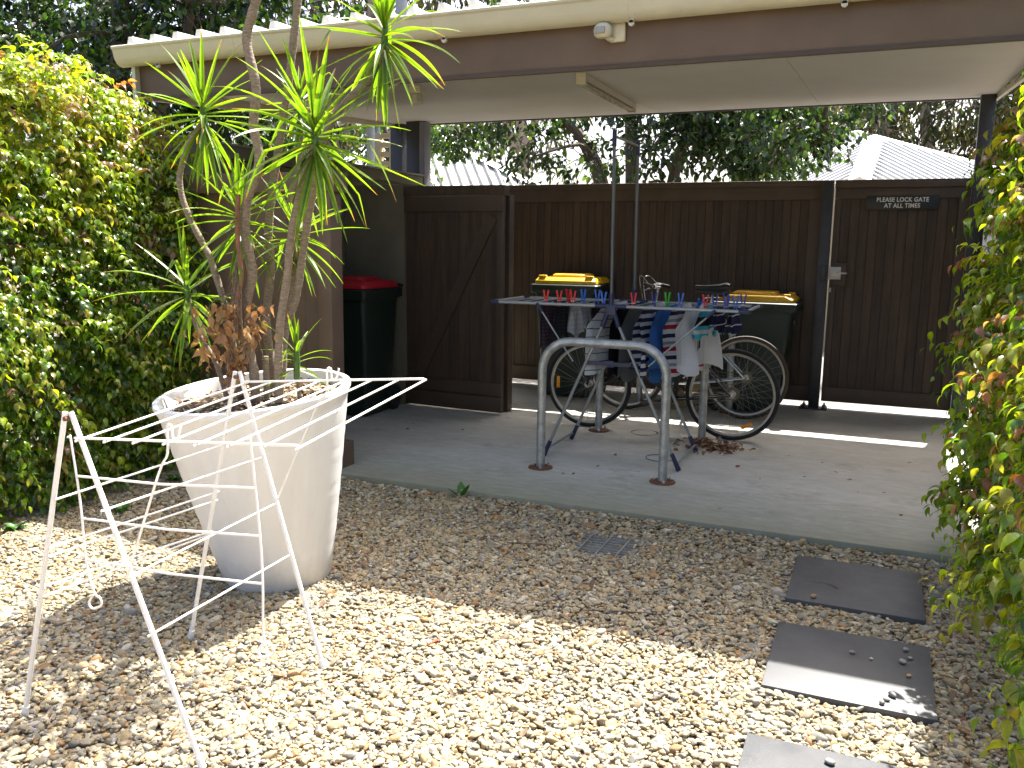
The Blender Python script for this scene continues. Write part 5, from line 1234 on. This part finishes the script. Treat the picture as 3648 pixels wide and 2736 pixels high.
# ================================================================== gravel
def gravel_points():
    out = []
    X0, X1, Y0, Y1 = -5.3, 1.45, .9, 4.385
    n = 195000
    P = np.column_stack([RNG.uniform(X0, X1, n), RNG.uniform(Y0, Y1, n)])
    # thin out where the camera cannot see well
    v = np.column_stack([P, np.full(n, -.05)]) - np.array([0, 0, 1.43])
    f = v @ np.array([-.3857, .9087, -.1599]); rgt = v @ np.array([.9204, .3909, .0130]); up = v @ np.array([-.0747, .1433, .9868])
    inside = (f > .3) & (np.abs(rgt / np.maximum(f, .1)) < .66) & (up / np.maximum(f, .1) > -.52)
    k = inside | (RNG.uniform(0, 1, n) < .22)
    for (y0, y1, _) in STEPS: k &= ~((P[:, 0] > -.277) & (P[:, 0] < .275) & (P[:, 1] > y0 - .005) & (P[:, 1] < y1 + .005))
    k &= ~(((P[:, 0] + 2.415) ** 2 + (P[:, 1] - 3.01) ** 2) < .215 ** 2)
    ing = (P[:, 0] > -1.30) & (P[:, 0] < -1.03) & (P[:, 1] > 3.83) & (P[:, 1] < 4.10)
    k &= ~(ing & (RNG.uniform(0, 1, n) < .97))
    P = P[k]; n = len(P)
    h = fbm(np.column_stack([P, np.zeros(n)]), 3.0, 77) * .006
    near = np.minimum.reduce([np.maximum(np.abs(P[:, 0]) - .27, np.abs(P[:, 1] - (a + b) / 2) - (b - a) / 2) for a, b, _ in STEPS])
    z = -.050 + h + RNG.uniform(-.012, .005, n) + .026 * np.clip((P[:, 1] - 4.12) / .26, 0, 1) ** 1.5
    return np.column_stack([P, z])
GP = gravel_points(); n = len(GP)
me = bpy.data.meshes.new('gravel'); me.vertices.add(n); me.vertices.foreach_set('co', GP.ravel().astype(np.float32))
rot = np.column_stack([RNG.normal(0, .30, n), RNG.normal(0, .30, n), RNG.uniform(0, 6.283, n)])
L = .0090 * np.exp(RNG.normal(0, .33, n)); scl = np.column_stack([L * RNG.uniform(1.0, 1.3, n), L * RNG.uniform(.72, .95, n), L * RNG.uniform(.42, .7, n)])
for nm, arr in (('rot', rot), ('scl', scl)):
    at = me.attributes.new(nm, 'FLOAT_VECTOR', 'POINT'); at.data.foreach_set('vector', arr.ravel().astype(np.float32))
go = link('gravel', me); go['kind'] = 'stuff'; tag(go, 'rounded brown and grey river pebbles covering the yard', 'gravel')
ng = bpy.data.node_groups.new('gravel', 'GeometryNodeTree')
ng.interface.new_socket('Geometry', in_out='INPUT', socket_type='NodeSocketGeometry'); ng.interface.new_socket('Geometry', in_out='OUTPUT', socket_type='NodeSocketGeometry')
gi = ng.nodes.new('NodeGroupInput'); gout = ng.nodes.new('NodeGroupOutput'); iop = ng.nodes.new('GeometryNodeInstanceOnPoints')
join = ng.nodes.new('GeometryNodeGeometryToInstance')
for q in range(5):
    ico = ng.nodes.new('GeometryNodeMeshIcoSphere'); ico.inputs['Subdivisions'].default_value = 3; ico.inputs['Radius'].default_value = 1.0
    nz = ng.nodes.new('ShaderNodeTexNoise'); nz.noise_dimensions = '4D'; nz.inputs['W'].default_value = q * 3.7; nz.inputs['Scale'].default_value = .75; nz.inputs['Detail'].default_value = 1.5
    sub = ng.nodes.new('ShaderNodeVectorMath'); sub.operation = 'SUBTRACT'; sub.inputs[1].default_value = (.5, .5, .5); ng.links.new(nz.outputs['Color'], sub.inputs[0])
    scn = ng.nodes.new('ShaderNodeVectorMath'); scn.operation = 'SCALE'; scn.inputs['Scale'].default_value = 1.15; ng.links.new(sub.outputs[0], scn.inputs[0])
    sp = ng.nodes.new('GeometryNodeSetPosition'); ng.links.new(ico.outputs[0], sp.inputs['Geometry']); ng.links.new(scn.outputs[0], sp.inputs['Offset'])
    ss = ng.nodes.new('GeometryNodeSetShadeSmooth'); ng.links.new(sp.outputs[0], ss.inputs['Geometry'])
    sm = ng.nodes.new('GeometryNodeSetMaterial'); sm.inputs['Material'].default_value = M['pebble']; ng.links.new(ss.outputs[0], sm.inputs['Geometry'])
    ng.links.new(sm.outputs[0], join.inputs['Geometry'])
na = ng.nodes.new('GeometryNodeInputNamedAttribute'); na.data_type = 'FLOAT_VECTOR'; na.inputs['Name'].default_value = 'rot'
nb = ng.nodes.new('GeometryNodeInputNamedAttribute'); nb.data_type = 'FLOAT_VECTOR'; nb.inputs['Name'].default_value = 'scl'
e2r = ng.nodes.new('FunctionNodeEulerToRotation'); ng.links.new(na.outputs[0], e2r.inputs[0])
iop.inputs['Pick Instance'].default_value = True
rv = ng.nodes.new('FunctionNodeRandomValue'); rv.data_type = 'INT'
for s_ in rv.inputs:
    if s_.type == 'INT' and s_.name == 'Min': s_.default_value = 0
    if s_.type == 'INT' and s_.name == 'Max': s_.default_value = 4
ng.links.new(gi.outputs[0], iop.inputs['Points']); ng.links.new(join.outputs[0], iop.inputs['Instance'])
ng.links.new([s_ for s_ in rv.outputs if s_.type == 'INT'][0], iop.inputs['Instance Index'])
ng.links.new(e2r.outputs[0], iop.inputs['Rotation']); ng.links.new(nb.outputs[0], iop.inputs['Scale'])
ng.links.new(iop.outputs[0], gout.inputs[0])
md = go.modifiers.new('gravel', 'NODES'); md.node_group = ng

# loose pebbles on the pavers and slab
def pebble(x, y, z, r, seed, label, group='stray pebbles'):
    rg = random.Random(seed); bm = bmesh.new(); bmesh.ops.create_icosphere(bm, subdivisions=2, radius=1)
    s = (r * rg.uniform(1.0, 1.3), r * rg.uniform(.75, 1), r * rg.uniform(.55, .8))
    for q in bm.verts: q.co = Vector((q.co.x * s[0] * (1 + .15 * math.sin(3 * q.co.y + seed)), q.co.y * s[1], q.co.z * s[2] * (1 + .12 * math.sin(2 * q.co.x + seed))))
    me = bpy.data.meshes.new('pebble'); bm.to_mesh(me); bm.free(); me.shade_smooth()
    o = link('pebble', me, mat('pebble_%d' % seed, rg.choice(((.30, .27, .22), (.22, .21, .2), (.36, .22, .11), (.42, .37, .29))), .65, var=.25, scale=60)); o.location = (x, y, z + s[2] * .92); o.rotation_euler.z = rg.uniform(0, 6)
    tag(o, label, 'pebble', group)
pebble(-.162, 3.687, -.033, .012, 1, 'single round pale pebble on the fully shaded stepping stone')
MIDL = 'small pebble lying on the half sunlit stepping stone'
for i, (x, y, r) in enumerate(((.006, 3.211, .013), (.071, 3.186, .010), (.175, 3.203, .018), (.187, 3.314, .015), (.107, 2.87, .014), (.139, 2.935, .017), (.121, 2.90, .015), (.192, 3.104, .012), (.20, 3.25, .013))):
    pebble(x, y, -.033, r * .72, 10 + i, MIDL, 'pebbles on the half sunlit paver')
pebble(-.031, 2.45, -.033, .015, 30, 'pale oval pebble on the sunlit stepping stone at the bottom edge')
for i, (x, y) in enumerate(((-1.60, 5.62), (-1.76, 5.00), (-1.70, 5.02))):
    pebble(x, y, .0, .011, 40 + i, 'tiny dark pebble on the concrete near the front hoop', 'pebbles on the slab')

# fallen leaves on the slab
dm = []
for q in range(5):
    c = palette([(.24, .14, .06), (.17, .10, .05), (.33, .24, .11), (.10, .07, .05), (.27, .10, .05)], np.array([q]), .05)
    me = leaf_mesh('fallen_leaf', 'drip', np.zeros((1, 3)), np.array([[0, 1., 0]]), np.array([[0, 0, 1.]]), np.array([1.0]), c)
    for vt in me.vertices: vt.co.z = abs(vt.co.x) * .35 + .06 * math.sin(vt.co.y * 6 + q) + .07; vt.co.x *= .8 + .1 * q
    me.materials.append(M['dead']); dm.append(me)
SPOTS = [(-2.897, 7.55), (-2.756, 6.443), (0.1, 7.0), (0.26, 6.291), (-.1, 5.663), (-.19, 5.805), (-.346, 5.605), (-.038, 5.353), (.102, 5.419), (-.51, 6.131), (-.26, 6.038), (-1.613, 5.244), (-1.349, 5.243), (-2.9, 5.868), (-.784, 5.647), (-.594, 5.424), (-.712, 4.68), (-3.35, 5.9), (-3.3, 5.7), (-2.6, 7.2), (-2.3, 6.1), (.2, 5.0), (-1.7, 5.9), (-3.0, 5.2), (-2.45, 5.0), (-1.0, 5.2), (.35, 5.7), (-.2, 6.6), (-2.2, 7.0), (-.3, 5.1)]
rg = random.Random(12)
for i, (x, y) in enumerate(SPOTS[:22]):
    o = link('fallen_leaf', dm[i % 5]); s_ = rg.uniform(.028, .06); o.location = (x, y, .002); o.scale = (s_, s_, s_ * .6); o.rotation_euler.z = rg.uniform(0, 6.28)
    tag(o, 'single dry brown leaf lying on the grey concrete slab', 'fallen leaf', 'dry leaves scattered on the slab')
n = 150; P = np.column_stack([-1.02 + RNG.normal(0, .11, n), 6.17 + RNG.normal(0, .085, n), np.abs(RNG.normal(0, .014, n)) + .004])
ax = RNG.normal(0, 1, (n, 3)); ax[:, 2] *= .2; nn = RNG.normal(0, .35, (n, 3)); nn[:, 2] += 1
o = link('leaf_litter', leaf_mesh('leaf_litter', 'drip', P, ax, nn, RNG.uniform(.035, .08, n), palette([(.24, .13, .06), (.15, .08, .05), (.33, .23, .12), (.22, .07, .05)], RNG.integers(0, 4, n))), 'dead')
tag(o, 'small heap of dry leaves at the foot of the middle hoop', 'leaf litter', kind='stuff')
n = 420; P = np.column_stack([np.where(RNG.uniform(0, 1, n) < .45, RNG.uniform(.28, .62, n), RNG.uniform(-4.2, .6, n)), RNG.uniform(1.9, 4.36, n), RNG.uniform(-.05, -.036, n)])
k = ~((np.abs(P[:, 0]) < .3)) ; P = P[k]; n = len(P)
ax = RNG.normal(0, 1, (n, 3)); ax[:, 2] *= .2; nn = RNG.normal(0, .35, (n, 3)); nn[:, 2] += 1
o = link('leaf_litter', leaf_mesh('leaf_litter', 'lance', P, ax, nn, RNG.uniform(.03, .075, n), palette([(.24, .13, .06), (.15, .09, .05), (.36, .28, .17), (.20, .09, .05)], RNG.integers(0, 4, n))), 'dead')
tag(o, 'dry leaf fragments strewn through the gravel by the right hedge', 'leaf litter', kind='stuff')
# twigs on the gravel
for (pts, lb) in (([(-1.62, 3.78, -.04), (-1.52, 3.80, -.035), (-1.42, 3.84, -.04), (-1.36, 3.80, -.042)], 'reddish twig lying on the gravel left of the grate'), ([(-1.0, 3.18, -.04), (-.86, 3.22, -.036), (-.70, 3.27, -.04)], 'reddish twig lying on the shaded gravel near the sun line'), ([(-.22, 3.86, -.036), (-.12, 3.88, -.034), (-.03, 3.83, -.036)], 'thin dark twig resting on the shaded stepping stone')):
    mb = MB(); mb.tube(smoothpath(pts, 5), .0035, 5); p1 = Vector(pts[1]); mb.tube([p1, p1 + Vector((.05, -.05, .004))], .0022, 4); tag(mb.build('twig', 'twig'), lb, 'twig')

# weeds at the slab edge
def weed(x, y, z, label, nl, L, seed, up):
    t = thing('weed', label, 'weed', (x, y, z), 'weeds at the slab edge'); rg = random.Random(seed)
    for k in range(nl):
        az = 2 * math.pi * k / nl + rg.uniform(-.4, .4); ax = np.array([[math.cos(az), math.sin(az), up * rg.uniform(.6, 1.4)]])
        me = leaf_mesh('leaf', 'drip' if seed != 1 else 'oval', np.zeros((1, 3)), ax, np.array([[0, 0, 1.]]) + .2 * np.array([[math.cos(az), math.sin(az), 0]]), np.array([L * rg.uniform(.6, 1.15)]), np.array([[.06, .17, .02]]) * rg.uniform(.7, 1.2))
        link('leaf', me, 'weed', t)
    mb = MB(); mb.tube([(x, y, z - .02), (x, y, z + .015)], .003, 5); mb.build('stem', 'weed', t)
weed(-2.17, 4.375, -.045, 'two leaved green weed sprouting at the slab edge', 3, .115, 1, 1.4)
weed(-1.757, 4.37, -.045, 'tiny green seedling at the slab edge between two larger weeds', 5, .04, 2, .7)
weed(-1.262, 4.37, -.045, 'small feathery weed at the slab edge left of the flat weed', 9, .07, 3, .5)
weed(-1.011, 4.36, -.045, 'flat spreading weed at the slab edge above the grate', 11, .085, 4, .35)
# leafy seedlings below the left hedge
for i, (x, y, lb) in enumerate(((-3.95, 3.95, 'green broad leaved seedling below the hedge beside the pot'), (-3.75, 3.35, 'low green seedling at the foot of the hedge, nearer the rack'), (-4.0, 2.9, 'low green seedling at the hedge foot by the left edge'))):
    weed(x, y, -.05, lb, 12, .085, 50 + i, .8)
